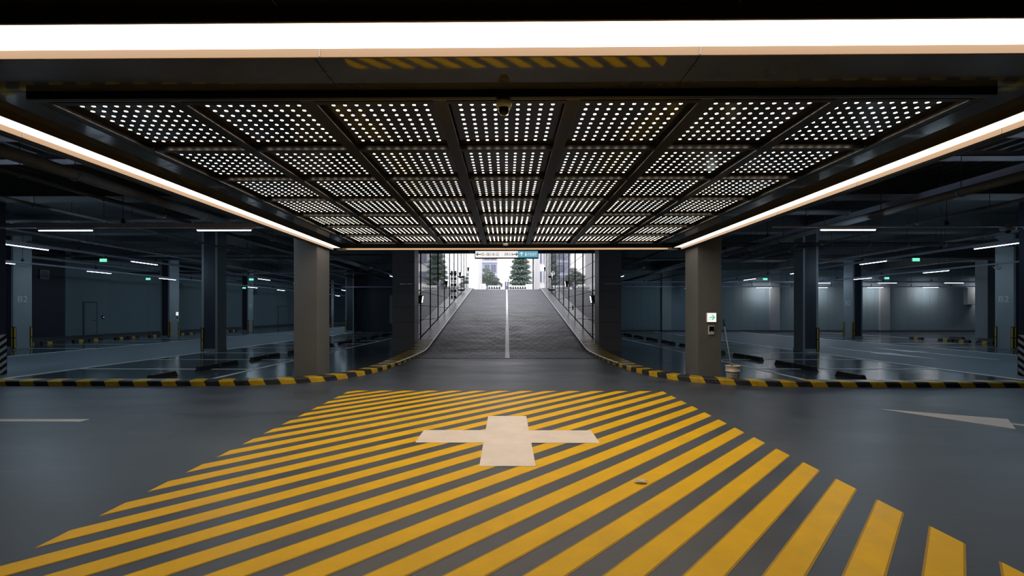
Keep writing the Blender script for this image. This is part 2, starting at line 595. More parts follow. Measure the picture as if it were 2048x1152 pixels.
# slab
sl = MB()
sl.box(-46, -11.6, -14.3, 63.3, TOP, TOP + 0.3)
sl.box(-11.6, -3.75, -14.3, 35.5, TOP, TOP + 0.3)
sl.box(3.75, 46, -14.3, 35.3, TOP, TOP + 0.3)
sl.box(-3.75, 3.75, -14.3, 26.0, TOP, TOP + 0.3)
ceil = struct(sl.build('ceiling', 'ceiling_grey'), 'dark concrete slab over the garage')
for x0, x1 in ((-25, -3.75), (3.75, 45)):
    for (y, zb) in ((10.15, 4.15), (17.1, 4.55), (25.6, 4.55), (34.2, 4.75)):
        box('beam', 'ceiling_grey', ceil, x0, x1, y, y + 0.6, zb, TOP)
for x in (-20.7, -11.85, 11.3, 20.1, 28.0):
    box('beam', 'ceiling_grey', ceil, x, x + 0.55, 10.7, 34.9, 4.7, TOP)
box('beam', 'ceiling_grey', ceil, -3.75, 3.75, 25.5, 26.0, 4.9, TOP + 0.3)
# ribbed steel deck over the front bays
for x0, x1 in ((-25, -4.6), (4.6, 40)):
    dk = MB()
    dk.box(x0, x1, 0, 10.15, 4.72, 4.78)
    x = x0
    while x < x1 - 0.2:
        dk.hexa([(x + 0.03, 0, 4.62), (x + 0.13, 0, 4.62), (x + 0.13, 10.15, 4.62), (x + 0.03, 10.15, 4.62)],
                [(x, 0, 4.72), (x + 0.16, 0, 4.72), (x + 0.16, 10.15, 4.72), (x, 10.15, 4.72)])
        x += 0.32
    o = dk.build('ribbed_deck', 'deck', ceil)
    o['kind'] = 'stuff'

# ------------------------------------------------------------------ ramp walls with polished slabs
for s, side in ((-1, 'left'), (1, 'right')):
    X = 3.62 * s
    w = MB().box(min(X, X + s * 0.16), max(X, X + s * 0.16), 18.3, 43.0, -0.4, 8.4).build('wall_ramp_%s' % side, 'stone_back')
    struct(w, 'polished dark stone slab wall on the %s of the ramp' % side)
    me = MB().box(-0.012, 0.012, 0.004, 2.396, 0.010, 0.590).mesh('stone_slab', 'stone_slab')
    me_first = MB().box(-0.012, 0.012, 0.003, 0.546, 0.010, 0.590).mesh('stone_slab', 'stone_slab')
    for c in range(11):
        y = 18.85 + 2.4 * (c - 1)
        if y > 42:
            continue
        mesh_ = me if c else me_first
        y = y if c else 18.3
        for rr in range(14):
            z = -0.01 + 0.6 * rr
            if z + 0.6 < ramp_z(y):
                continue
            obj('stone_slab', mesh_, w, (X - s * 0.006 + random.uniform(-1, 1) * 0.0008, y, z))
    for c in range(10):
        y = 18.85 + 2.4 * c
        zb = rz_s(y) + 0.1
        box('joint_fin', 'black', w, *sorted((s * 3.612, s * 3.577)), y - 0.012, y + 0.012, zb, 8.4)
    # outer flank towards the garage
    struct(MB().box(min(s * 3.8, s * 4.45), max(s * 3.8, s * 4.45), 18.3, 35.2, 0, TOP).build('wall_flank_%s' % side, 'wall_dark'))
    # entrance pillar of granite courses
    pl = thing('granite_pillar', 'dark granite clad pillar at the ramp mouth, %s side' % side, 'pillar', (s * 4.02, 17.85, 0))
    box('core', 'stone_back', pl, -0.42, 0.42, -0.33, 0.43, 0, TOP)
    tm = MB().box(-0.435, 0.435, -0.35, 0.445, 0.004, 0.584).mesh('granite_course', 'granite')
    for i in range(9):
        obj('granite_course', tm, pl, (0, 0, i * 0.59 - 0.06))
    b = box('slim_light_bar', 'galvanised', pl, -0.24 if s > 0 else -0.13, 0.42 if s > 0 else 0.36, -0.375, -0.35, 2.60, 2.625)
    b['label'] = 'slim bright metal bar'

# ------------------------------------------------------------------ kerbs
def kerb(side):
    s = -1 if side == 'left' else 1
    K = thing('kerb', 'yellow and black painted kerb curving into the ramp, %s side' % side, 'kerb', (s * 3.0, 12.0, 0))
    org = Vector((s * 3.0, 12.0, 0))
    P = catmull([(x, y, 0) for x, y in KL if True], 0.0725)
    P = [p for p in P if p.x > -14]
    # continue up the ramp
    y = P[-1].y
    while y < 18.6:
        y += 0.0725
        P.append(Vector((-3.0, y, 0)))
    seg = 4
    H = 0.106
    prev_dir = None
    n = (len(P) - 2) // seg
    edge = []
    for i in range(n):
        rows = []
        for j in range(seg + 1):
            idx = i * seg + j
            p = P[idx]
            d = (P[min(idx + 1, len(P) - 1)] - P[max(idx - 1, 0)])
            d.z = 0
            d.normalize()
            nn = Vector((-d.y, d.x, 0))       # away from the lane on the left side
            wd = 0.34 + 0.26 * min(1, max(0, (p.y - 11.0) / 4.5))
            zb = rz_s(p.y) if p.y > 16 else 0.0
            # painted ends slant the same way on both sides
            sk = 0.07 * (1 if s < 0 else -1) * min(1, max(0, (12.0 - p.y) / 2))
            prof = [(0.0, -0.03, sk * 0.6), (0.012, H - 0.02, -sk * 0.3), (0.03, H, -sk * 0.45), (wd, H, -sk * 1.6), (wd, -0.03, -sk * 1.6)]
            ring = []
            for (u, z, t) in prof:
                q = p + nn * u + d * t
                ring.append(Vector((q.x * (1 if s < 0 else -1), q.y, z + zb)) - org)
            rows.append(ring)
        mb = MB()
        vs = [q for rg in rows for q in rg]
        m5 = 5
        fs = []
        for j in range(seg):
            for kk in range(m5):
                a, b = j * m5 + kk, j * m5 + (kk + 1) % m5
                fs.append((a, b, b + m5, a + m5))
        fs.append(tuple(range(m5)))
        fs.append(tuple(seg * m5 + kk for kk in range(m5 - 1, -1, -1)))
        mb.add(vs, fs)
        yel = (i % 2 == 0)
        mb.build('painted_kerb_block', 'kerb_yellow' if yel else 'kerb_black', K)
    # stone footing beside the ramp, in tiles
    yy0 = 18.55
    while yy0 < 42:
        y1 = min(yy0 + 0.6, 42)
        mb = MB()
        xa, xb = (s * 3.0, s * 3.57)
        x0, x1 = min(xa, xb), max(xa, xb)
        za, zb = ramp_z(yy0 + 0.01), ramp_z(y1 - 0.01)
        for (u0, u1) in ((x0, (x0 + x1) / 2 - 0.004), ((x0 + x1) / 2 + 0.004, x1)):
            mb = MB().hexa([(u0 - org.x, yy0 + 0.006 - 12, za - 0.2), (u1 - org.x, yy0 + 0.006 - 12, za - 0.2), (u1 - org.x, y1 - 0.006 - 12, zb - 0.2), (u0 - org.x, y1 - 0.006 - 12, zb - 0.2)],
                           [(u0 - org.x, yy0 + 0.006 - 12, za + H), (u1 - org.x, yy0 + 0.006 - 12, za + H), (u1 - org.x, y1 - 0.006 - 12, zb + H), (u0 - org.x, y1 - 0.006 - 12, zb + H)])
            mb.build('footing_tile', 'kerb_stone', K)
        yy0 += 0.6
    # bright metal edging
    pts = []
    for p in P:
        if p.y > 12.5:
            pts.append((p.x + 0.01, p.y, H + (rz_s(p.y) if p.y > 16 else 0)))
    pts = pts[::4]
    for yv in [18.6 + 0.8 * i for i in range(30)]:
        pts.append((-2.99, yv, H + rz_s(yv)))
    pts = [Vector((x * (1 if s < 0 else -1), y, z)) - org for x, y, z in pts]
    e = MB().tube(pts, 0.020, 6).build('metal_edging', 'steel_edge', K)
    e['label'] = 'bright metal edging'


kerb('left')
kerb('right')

# ------------------------------------------------------------------ columns
def corner_guard(parent, x, y, sx, sy, h=0.92):
    """L-shaped rubber corner guard with two yellow strips; sx, sy point outwards."""
    g = MB()
    t, w = 0.02, 0.09
    for (x0, x1, y0, y1) in ((0, t, -w, t), (-w, 0, 0, t)):
        xs = sorted((x + sx * x0, x + sx * x1))
        ysr = sorted((y + sy * y0, y + sy * y1))
        g.box(xs[0], xs[1], ysr[0], ysr[1], 0.03, h)
    go = g.build('corner_guard', 'rubber', parent)
    for (z0, z1) in ((0.06, 0.45), (0.49, 0.89)):
        st = MB()
        xs = sorted((x + sx * (t), x + sx * (t + 0.004)))
        ysr = sorted((y - sy * 0.065, y - sy * 0.02))
        st.box(xs[0], xs[1], ysr[0], ysr[1], z0, z1)
        xs = sorted((x - sx * 0.065, x - sx * 0.02))
        ysr = sorted((y + sy * t, y + sy * (t + 0.004)))
        st.box(xs[0], xs[1], ysr[0], ysr[1], z0, z1)
        st.build('yellow_strip', 'guard_yellow', go)


def column(label, x0, x1, y0, y1, inner, body='column_side', band=True, guards=(), b2=None, zt=TOP, plinth=True):
    """inner = x side (+1/-1) that faces the ramp centre."""
    cx, cy = (x0 + x1) / 2, (y0 + y1) / 2
    K = thing('concrete_column', label, 'column', (cx, cy, 0))
    w, d = (x1 - x0) / 2, (y1 - y0) / 2
    box('shaft', body, K, -w, w, -d, d, 0, zt, bevel=0.012)
    if band:
        b = box('painted_band', 'navy', K, -w + 0.09, w - 0.09, -d - 0.004, -d + 0.01, 0.12 if plinth else 0.0, zt)
        b['label'] = 'dark navy painted band'
    if plinth:
        box('plinth', 'column_side', K, -w - 0.012, w + 0.012, -d - 0.012, d + 0.012, 0, 0.11)
    for (sx, sy) in guards:
        corner_guard(K, sx * w, sy * d, sx, sy)
    if b2:
        # letters on the aisle-facing side
        sx = b2
        t = text_mesh('B2', 0.36, 'letter', 'lettering', K, (sx * (w + 0.004), (-0.2 if sx > 0 else 0.2), 1.93),
                      xdir=(0, 1, 0) if sx > 0 else (0, -1, 0), width=0.38)
        t['label'] = 'pale B2 lettering'
    return K


column('grey concrete column lit warm by the cove light, left of the ramp', -4.87, -4.33, 10.25, 10.97, 1, 'column_grey', band=False, plinth=False)
CR = column('grey concrete column carrying a lit arrow sign, right of the ramp', 4.375, 4.92, 10.35, 11.07, -1, 'column_grey', band=False, plinth=False)
for s, side in ((-1, 'left'), (1, 'right')):
    xe = 12.15 * s
    x0, x1 = min(xe, xe + s * 0.65), max(xe, xe + s * 0.65)
    K = column('dark column with black and white hazard base at the %s picture edge' % side, x0, x1, 10.1, 10.8, -s, 'navy', band=False, plinth=False)
    w = 0.325
    hb = box('hazard_sleeve', 'black', K, -w - 0.012, w + 0.012, -0.362, 0.362, 0, 0.97)
    for i in range(9):
        z = -0.55 + i * 0.17
        # diagonal pale stripes on the front face and on the face towards the ramp
        poly = [(-w, z), (w, z + 0.5), (w, z + 0.58), (-w, z + 0.08)]
        def clipz(p):
            q = clip_poly(p, lambda t: t[1])
            return clip_poly(q, lambda t: 0.97 - t[1]) if q else q
        q = clipz(poly)
        if len(q) >= 3:
            vs = [(x, -0.366, zz) for x, zz in q] + [(x, -0.36, zz) for x, zz in q]
            n = len(q)
            MB().add(vs, [tuple(range(n)), tuple(range(2 * n - 1, n - 1, -1))] + [(a, (a + 1) % n, n + (a + 1) % n, n + a) for a in range(n)]).build('hazard_stripe', 'hazard_white', hb)
            xi = -s * (w + 0.016)
            xj = -s * (w + 0.010)
            vs = [(xi, x * 1.08, zz) for x, zz in q] + [(xj, x * 1.08, zz) for x, zz in q]
            MB().add(vs, [tuple(range(n)), tuple(range(2 * n - 1, n - 1, -1))] + [(a, (a + 1) % n, n + (a + 1) % n, n + a) for a in range(n)]).build('hazard_stripe', 'hazard_white', hb)

column('slender grey column with dark front band beside the left aisle, nearest the kerb', -11.60, -10.99, 17.0, 17.55, 1, guards=((-1, -1),))
column('slender grey column with dark front band beside the right aisle', 11.25, 11.84, 17.2, 17.75, -1, guards=((1, -1),))
column('grey column standing behind the warm-lit column left of the ramp', -11.60, -10.99, 25.4, 25.95, 1, guards=((-1, -1),))
column('grey column with yellow guard at the corner of the navy wall', -12.25, -11.6, 34.1, 34.7, 1, guards=((-1, -1),))
column('pale column lettered B2 beyond the left aisle, nearest', -20.55, -19.95, 18.0, 18.72, 1, guards=((1, -1), (1, 1)), b2=1)
SL = column('column with small lit sign beyond the left aisle, behind the nearest B2 column', -20.7, -20.15, 26.7, 27.5, 1, guards=((1, -1), (1, 1)))
column('pale column lettered B2 farther down the left aisle', -20.7, -20.15, 34.9, 35.6, 1, guards=((1, -1), (1, 1)), b2=1)
column('small distant column lettered B2 at the end of the left aisle', -20.7, -20.15, 51.6, 52.3, 1, guards=((1, -1), (1, 1)), b2=1)
column('pale column lettered B2 beyond the right aisle, nearest the picture edge', 20.5, 21.15, 18.4, 19.1, -1, guards=((-1, -1), (-1, 1)), b2=-1)
column('column lettered B2 near the downlit wall beyond the right aisle', 20.1, 20.65, 26.3, 27.05, -1, guards=((-1, -1), (-1, 1)), b2=-1)
column('plain grey column partly behind the B2 column at far right', 27.6, 28.3, 26.1, 26.8, -1, band=False)
for i, x in enumerate((12.0, 20.3, 28.7)):
    K = thing('wall_pilaster', '%s pale pilaster from the ramp on the downlit right wall' % ORD[i], 'pilaster', (x + 0.36, 34.9, 0))
    box('shaft', 'pilaster', K, -0.36, 0.36, -0.08, 0.1, 0, TOP)
    box('plinth', 'wall_dark', K, -0.365, 0.365, -0.09, 0.1, 0, 0.14)

# ------------------------------------------------------------------ lit arrow signs and readers on columns
def arrow_sign(K_label, loc, rz, label_reader):
    S = thing('arrow_sign', K_label, 'sign', loc, rz)
    box('housing', 'white_plastic', S, -0.112, 0.112, -0.05, 0, -0.112, 0.112, bevel=0.012)
    box('lit_face', 'sign_white', S, -0.102, 0.102, -0.053, -0.045, -0.102, 0.102)
    t = 0.0
    pts = [(-0.06, -0.012), (0.02, -0.012), (-0.022, -0.058), (0.012, -0.058), (0.07, 0.0), (0.012, 0.058), (-0.022, 0.058), (0.02, 0.012), (-0.06, 0.012)]
    vs = [(x + 0.012, -0.0545, z) for x, z in pts] + [(x + 0.012, -0.052, z) for x, z in pts]
    n = len(pts)
    MB().add(vs, [tuple(range(n)), tuple(range(2 * n - 1, n - 1, -1))] + [(a, (a + 1) % n, n + (a + 1) % n, n + a) for a in range(n)]).build('green_arrow', 'arrow_green', S)
    text_mesh('출구', 0.04, 'arrow_green', 'lettering', S, (-0.075, -0.0545, -0.062), width=0.042)
    D = thing('call_terminal', label_reader, 'terminal', (loc[0], loc[1], loc[2] - 0.29), rz)
    box('case', 'white_plastic', D, -0.07, 0.07, -0.05, 0, -0.105, 0.105, bevel=0.018)
    box('screen', 'black_gloss', D, -0.054, 0.054, -0.056, -0.045, -0.035, 0.088, bevel=0.006)
    box('status_light', 'reader_led', D, -0.016, 0.016, -0.0585, -0.054, -0.028, -0.02)
    box('lower_plate', 'cam_grey', D, -0.054, 0.054, -0.054, -0.045, -0.092, -0.048, bevel=0.004)


arrow_sign('small white lit sign with a green arrow on the right column', (4.675, 10.35, 1.385), 0, 'grey wall terminal with black screen below the lit arrow sign')
arrow_sign('tiny white lit arrow sign on a column beyond the left aisle', (-20.14, 27.25, 1.42), math.pi / 2, 'tiny dark wall terminal on a column beyond the left aisle')

# ------------------------------------------------------------------ canopy: soffit, cove lights, luminous ceiling
HB, HP, HG, HL, HD = 3.04, 3.087, 3.092, 3.03, 3.08   # frame bottom, panel, soffit, lip bottom, diffuser
SOF = thing('canopy_soffit', 'glossy black metal soffit panels around the luminous ceiling', 'soffit', (0, 5, HG))


def sof_panel(x0, x1, y0, y1, z=HG):
    box('soffit_panel', 'soffit' if z == HG else 'frame_black', SOF, x0 + 0.003, x1 - 0.003, y0 + 0.003 - 5, y1 - 0.003 - 5, z - HG, z - HG + 0.012)


xs = [-3.95, -3.6, -1.2, 1.2, 3.6, 3.95]
for a, b in zip(xs, xs[1:]):
    sof_panel(a, b, 2.70, 3.213)
for s in (-1, 1):
    for i in range(3):
        y0 = 3.213 + i * 2.48
        sof_panel(*(sorted((s * 3.475, s * 3.95))), y0, y0 + 2.48)
sof_panel(-3.95, 3.95, 10.65, 10.67)
sof_panel(-3.45, 3.45, 10.19, 10.65)
for a, b in zip((-4.3, -3.6, -1.2, 1.2, 3.6), (-3.6, -1.2, 1.2, 3.6, 4.3)):
    for (y0, y1) in ((-4.0, -1.6), (-1.6, 0.4), (0.4, 2.38)):
        sof_panel(a, b, y0, y1, 3.10)
for sx in (-1.2, 1.2):      # screw heads along the seams
    rv = MB()
    for yv in (2.75, 2.92, 2.96, 3.14):
        for dx in (-0.014, 0.014):
            rv.lathe([(0.0, -0.003), (0.005, -0.002), (0.006, 0.0)], 8, (sx + dx, yv - 5, 0))
    rv.build('screw_heads', 'black', SOF)['kind'] = 'stuff'
box('upper_deck', 'frame_black', SOF, -4.36, 4.36, -4.0 - 5, 11.1 - 5, 0.12, 0.2)
for s in (-1, 1):
    box('side_fascia', 'flange', SOF, *sorted((s * 4.345, s * 4.375)), -4 - 5, 11.1 - 5, HL - HG, 0.2)
box('end_fascia', 'frame_black', SOF, -4.36, 4.36, 11.08 - 5, 11.1 - 5, HL - HG, 0.2)


def cove(label, axis, w0, w1, a0, a1, near, joints, flange=True):
    """trough light: axis 'x' or 'y' is its length; w0..w1 the trough width; near = side (w value) of the viewer's lip."""
    C = thing('cove_light', label, 'light', (0, 0, HL) if axis == 'x' else (0, 0, HL))
    def b(name, mname, u0, u1, v0, v1, z0, z1):
        u0, u1 = sorted((u0, u1))
        if axis == 'x':
            return box(name, mname, C, v0, v1, u0, u1, z0 - HL, z1 - HL)
        return box(name, mname, C, u0, u1, v0, v1, z0 - HL, z1 - HL)
    lo, hi = min(w0, w1), max(w0, w1)
    b('diffuser', 'cove_glow', lo, hi, a0, a1, HD, HD + 0.006)
    far = w1 if near == w0 else w0
    sg = 1 if far > near else -1
    b('lip', 'lip', far, far + sg * 0.008, a0, a1, HL, HD + 0.012)
    b('lip', 'lip', near, near - sg * 0.008, a0, a1, HL, HD + 0.012)
    b('casing', 'casing', near - sg * 0.008, near - sg * 0.014, a0, a1, HL, HG + 0.02)
    b('casing', 'casing', far + sg * 0.008, far + sg * 0.014, a0, a1, HL, HG + 0.02)
    if flange:
        b('flange', 'flange', far + sg * 0.014, far + sg * 0.10, a0, a1, HL + 0.004, HL + 0.01)
    for j in joints:
        c = b('joint_clip', 'clip', far - sg * 0.004, far, j - 0.004, j + 0.004, HL + 0.002, HD - 0.002)
    return C


cove('bright cove light strip crossing the ceiling at the top of the picture', 'x', 2.37, 2.685, -4.24, 4.24, 2.37, (-1.12, 1.15), False)
cove('bright cove light strip running along the left edge of the canopy', 'y', -4.238, -3.94, 2.685, 10.98, -3.94, (3.9, 5.5, 7.1, 8.7))
cove('bright cove light strip running along the right edge of the canopy', 'y', 3.94, 4.238, 2.685, 10.98, 3.94, (3.9, 5.5, 7.1, 8.7))
cove('thin cove light strip at the far end of the canopy above the ramp', 'x', 10.68, 10.98, -3.94, 3.94, 10.68, (-2.0, 0.0, 2.0))

M0 = 0.9712
PX0 = -3.5 * M0
PY0 = 3.30
LC = thing('luminous_ceiling', 'black framed ceiling of forty-nine panels pierced by glowing dots', 'ceiling light', (0, 0, HB))
fo = box('front_fascia', 'frame_black', LC, -3.47, 3.47, 3.215, 3.25, HB - HB, HG - HB + 0.06)
box('frame_edge', 'frame_edge', LC, -3.45, 3.45, 3.25, 3.258, -0.001, 0.006)
for i in range(8):
    x = PX0 + i * M0
    w = 0.05 if 0 < i < 7 else 0.035
    rb = MB()
    rb.box(x - w, x + w, PY0 - 0.05, PY0 + 7 * M0 + 0.05, 0.0, 0.012)
    rb.box(x - w * 0.55, x + w * 0.55, PY0 - 0.05, PY0 + 7 * M0 + 0.05, 0.012, 0.06)
    rb.build('long_rib', 'frame_black', LC, bevel=0.003)
    ro = MB().box(x - w - 0.002, x - w + 0.004, PY0, PY0 + 7 * M0, -0.0015, 0.004).box(x + w - 0.004, x + w + 0.002, PY0, PY0 + 7 * M0, -0.0015, 0.004)
    ro.build('rib_edge', 'rib_trim', LC)
for i in range(8):
    y = PY0 + i * M0
    for j in range(7):
        xa = PX0 + j * M0
        box('cross_rib', 'frame_black', LC, xa + 0.05, xa + M0 - 0.05, y - 0.024, y + 0.024, 0.0, 0.06)
box('rear_fascia', 'frame_black', LC, -3.47, 3.47, PY0 + 7 * M0 + 0.05, PY0 + 7 * M0 + 0.08, 0.0, 0.1)
for s in (-1, 1):
    box('side_frame', 'frame_black', LC, *sorted((s * 3.425, s * 3.45)), 3.25, PY0 + 7 * M0 + 0.05, 0.0, 0.1)
S = M0 / 11.0
pm = MB().box(-M0 / 2 + 0.004, M0 / 2 - 0.004, -M0 / 2 + 0.004, M0 / 2 - 0.004, 0, 0.01).mesh('perforated_panel', 'perf_panel')
dm = MB()
for a in range(-4, 5):
    for b in range(-4, 5):
        pts = [(a * S + 0.0137 * math.cos(2 * math.pi * k / 12), b * S + 0.0137 * math.sin(2 * math.pi * k / 12), -0.0015) for k in range(12)]
        dm.add(pts, [tuple(range(11, -1, -1))])
dmm = bpy.data.meshes.new('light_dots')
dmm.from_pydata(dm.v, [], dm.f)
dmm.materials.append(MATS['dot_glow'])
for i in range(7):
    for j in range(7):
        p = obj('perforated_panel', pm, LC, (PX0 + (i + 0.5) * M0, PY0 + (j + 0.5) * M0, HP - HB))
        d = obj('light_dots', dmm, p)
        d['kind'] = 'stuff'

# dome cameras under the luminous ceiling
def dome(label, loc, r):
    D = thing('dome_camera', label, 'security camera', loc)
    MB().lathe([(0.0, 0.0), (r * 0.96, 0.0), (r, -0.12 * r), (r, -0.42 * r), (r * 0.86, -0.80 * r), (r * 0.72, -0.80 * r)], 32).build('housing', 'cam_grey', D, smooth=True)
    MB().lathe([(r * 0.73, -0.78 * r), (r * 0.72, -1.0 * r), (r * 0.62, -1.32 * r), (r * 0.42, -1.58 * r), (r * 0.2, -1.70 * r), (0.0, -1.73 * r)], 32).build('dome_glass', 'black_gloss', D, smooth=True)
    MB().lathe([(r * 0.76, -0.76 * r), (r * 0.80, -0.82 * r), (r * 0.74, -0.88 * r)], 32).build('trim_ring', 'steel_edge', D, smooth=True)


dome('grey dome camera under the front edge of the luminous ceiling', (-0.02, 3.29, HB), 0.058)
dome('small dome camera under the far edge of the luminous ceiling', (-0.02, 10.05, HB), 0.06)

# ------------------------------------------------------------------ raceways, tube lights, exit signs
HZ = 3.33
tube_h = MB().hexa([(-0.6, -0.022, -0.045), (0.6, -0.022, -0.045), (0.6, 0.022, -0.045), (-0.6, 0.022, -0.045)],
                   [(-0.61, -0.036, 0), (0.61, -0.036, 0), (0.61, 0.036, 0), (-0.61, 0.036, 0)]).mesh('housing', 'white_plastic')
tube_d = MB().tube([(-0.58, 0, -0.052), (-0.565, 0, -0.052), (0.565, 0, -0.052), (0.58, 0, -0.052)], 0.018, 10).mesh('tube', 'tube_glow')


tube_w = MB().tube([(-0.58, 0, -0.052), (-0.565, 0, -0.052), (0.565, 0, -0.052), (0.58, 0, -0.052)], 0.018, 10).mesh('tube', 'washer_glow')


def lamp(x, y, z, rz, label, group):
    L = thing('tube_light', label, 'light', (x, y, z), rz, group)
    obj('housing', tube_h, L)
    obj('tube', tube_w if 'washing' in group else tube_d, L)


def raceway(label, axis, fixed, a0, a1, z, lamps, lamp_label, group, hgt=0.06, wid=0.05, mname='tray', hang=3.0, ztop=4.7):
    R_ = thing('raceway', label, 'raceway', (0, fixed, z) if axis == 'x' else (fixed, 0, z))
    if axis == 'x':
        box('trunking', mname, R_, a0, a1, -wid, wid, 0.0, hgt)
    else:
        box('trunking', mname, R_, -wid, wid, a0, a1, 0.0, hgt)
    u = a0 + 0.7
    hm_ = MB().tube([(0, 0, hgt), (0, 0, ztop - z)], 0.006, 5).mesh('hanger_rod', 'pipe_dark')
    cm = MB().lathe([(0.03, hgt + 0.02), (0.045, hgt + 0.05), (0.03, hgt + 0.09), (0.012, hgt + 0.12)], 8).mesh('hanger_clamp', 'pipe_dark')
    while u < a1:
        obj('hanger_rod', hm_, R_, (u, 0, 0) if axis == 'x' else (0, u, 0))
        obj('hanger_clamp', cm, R_, (u, 0, 0) if axis == 'x' else (0, u, 0))
        u += hang
    for i, c in enumerate(lamps):
        lb = lamp_label % ORD[i]
        if axis == 'x':
            lamp(c, fixed, z, 0, lb, group)
        else:
            lamp(fixed, c, z, math.pi / 2, lb, group)


raceway('pale cable raceway crossing in front of the left bays', 'x', 9.66, -24, -5.2, HZ, (-6.1, -9.56, -13.0, -16.4), '%s lit tube from the ramp on the front raceway, left', 'tube lights on the front left raceway', hgt=0.09, ztop=4.62)
raceway('thin cable raceway crossing in front of the right bays', 'x', 9.76, 5.75, 30, HZ, (7.35, 11.7, 16.0, 20.3), '%s lit tube from the ramp on the front raceway, right', 'tube lights on the front right raceway', hgt=0.03, ztop=4.62)
raceway('long raceway with lamps over the near side of the left aisle', 'y', -13.05, 9.9, 61, HZ, [12.1 + 4 * i for i in range(12)], '%s lit tube from the front over the near side of the left aisle', 'tube lights over the left aisle, near row')
raceway('long raceway with lamps over the far side of the left aisle', 'y', -18.05, 9.9, 61, HZ, [15.75 + 4.02 * i for i in range(11)], '%s lit tube from the front over the far side of the left aisle', 'tube lights over the left aisle, far row')
raceway('long raceway with lamps over the near side of the right aisle', 'y', 13.1, 10.0, 33.8, HZ, [12.15 + 4.08 * i for i in range(6)], '%s lit tube from the front over the near side of the right aisle', 'tube lights over the right aisle, near row')
raceway('long raceway with lamps over the far side of the right aisle', 'y', 18.75, 10.0, 28.3, HZ, [15.8 + 4.05 * i for i in range(4)], '%s lit tube from the front over the far side of the right aisle', 'tube lights over the right aisle, far row')
raceway('raceway crossing the right bays before the downlit wall', 'x', 28.55, 5.0, 40, 3.40, (19.8, 23.95, 28.1, 32.3), '%s lit tube from the ramp on the raceway before the downlit wall', 'tube lights before the downlit wall', ztop=5.2)
raceway('raceway running close along the downlit right wall', 'x', 34.45, 9.0, 40, 3.44, (19.6, 23.8, 28.0, 32.15, 36.4), '%s lit tube from the ramp throwing a pool on the right wall', 'tube lights washing the right wall', ztop=5.2)
raceway('raceway crossing before the navy wall left of the ramp', 'x', 33.9, -12.4, -5.0, 3.40, (), '', '', ztop=5.2)
raceway('short raceway beside the ramp pillar, left side', 'y', -5.75, 19.0, 33.5, 3.36, (22.75,), '%s lit tube beside the ramp pillar, left side', 'tube lights beside the ramp')
raceway('short raceway beside the ramp pillar, right side', 'y', 5.8, 19.0, 28.3, 3.36, (22.95,), '%s lit tube beside the ramp pillar, right side', 'tube lights beside the ramp')


def exit_box(loc, label):
    E = thing('exit_light', label, 'sign', loc, 0, 'green exit lights')
    box('case', 'white_plastic', E, -0.125, 0.125, -0.02, 0.02, -0.06, 0.06, bevel=0.006)
    box('green_face', 'exit_green', E, -0.115, 0.115, -0.024, -0.018, -0.05, 0.05)
    MB().tube([(0, 0, 0.06), (0, 0, 0.14)], 0.008, 6).build('stem', 'pipe_dark', E)


exit_box((-13.05, 14.45, 3.19), 'small green exit light left, nearest, over the near side of the aisle')
exit_box((-18.05, 22.5, 3.19), 'small green exit light left, nearest, over the far side of the aisle')
exit_box((-13.05, 22.9, 3.19), 'small green exit light left, second, over the near side of the aisle')
exit_box((-18.05, 30.8, 3.19), 'small green exit light left, second, over the far side of the aisle')
exit_box((13.1, 14.55, 3.19), 'small green exit light right, nearest, over the near side of the aisle')
exit_box((18.75, 22.4, 3.19), 'small green exit light right, over the far side of the aisle')
exit_box((13.1, 22.95, 3.19), 'small green exit light right, second, over the near side of the aisle')

# ------------------------------------------------------------------ pipes and trays high in the ceiling
def pipe(label, pts, r, mname='pipe', clamps=True, step=1.7, ztop=4.62):
    P_ = thing('ceiling_pipe', label, 'pipe', pts[0])
    o = Vector(pts[0])
    q = [Vector(p) - o for p in pts]
    MB().tube(q, r, 14).build('pipe_run', mname, P_, smooth=True)
    if clamps:
        tot = 0.9
        for a, b in zip(q, q[1:]):
            L = (b - a).length
            d = (b - a).normalized()
            while tot < L:
                c = a + d * tot
                n = Vector((-d.y, d.x, 0)).normalized()
                ring = [c + n * (r + 0.012) * math.cos(t) + Vector((0, 0, 1)) * (r + 0.012) * math.sin(t) for t in [math.pi * (0.95 + 1.1 * k / 10) for k in range(11)]]
                MB().tube(ring, 0.010, 5).build('clamp', 'galvanised', P_)
                MB().tube([c + Vector((0, 0, r)), Vector((c.x, c.y, ztop - o.z))], 0.006, 5).build('hanger_rod', 'pipe_dark', P_)
                tot += step
            tot -= L


pipe('thick ceiling pipe running away over the left bays, nearest the canopy', [(-7.75, 2, 3.98), (-7.75, 33, 3.98)], 0.10)
pipe('dark slim pipe beside the thick pipe over the left bays', [(-8.75, 2, 3.98), (-8.75, 33, 3.98)], 0.045, 'pipe_dark')
pipe('slim sprinkler pipe over the left bays near the aisle', [(-10.3, 2, 3.85), (-10.3, 33, 3.85)], 0.035)
pipe('slim sprinkler pipe over the left aisle', [(-15.2, 2, 4.05), (-15.2, 60, 4.05)], 0.04)
pipe('pipe over the bays beyond the left aisle', [(-20.9, 8, 3.95), (-20.9, 60, 3.95)], 0.07)
pipe('pipe crossing over the left aisle', [(-24.9, 21.2, 4.2), (-4.8, 21.2, 4.2)], 0.06)
pipe('pipe crossing over the left aisle, farther back', [(-24.9, 29.5, 4.1), (-4.8, 29.5, 4.1)], 0.08)
pipe('crossing pipe high over the front left bays', [(-24.9, 12.4, 4.05), (-4.8, 12.4, 4.05)], 0.05)
pipe('thick ceiling pipe running away over the right bays', [(8.0, 2, 3.62), (8.0, 34, 3.62)], 0.075)
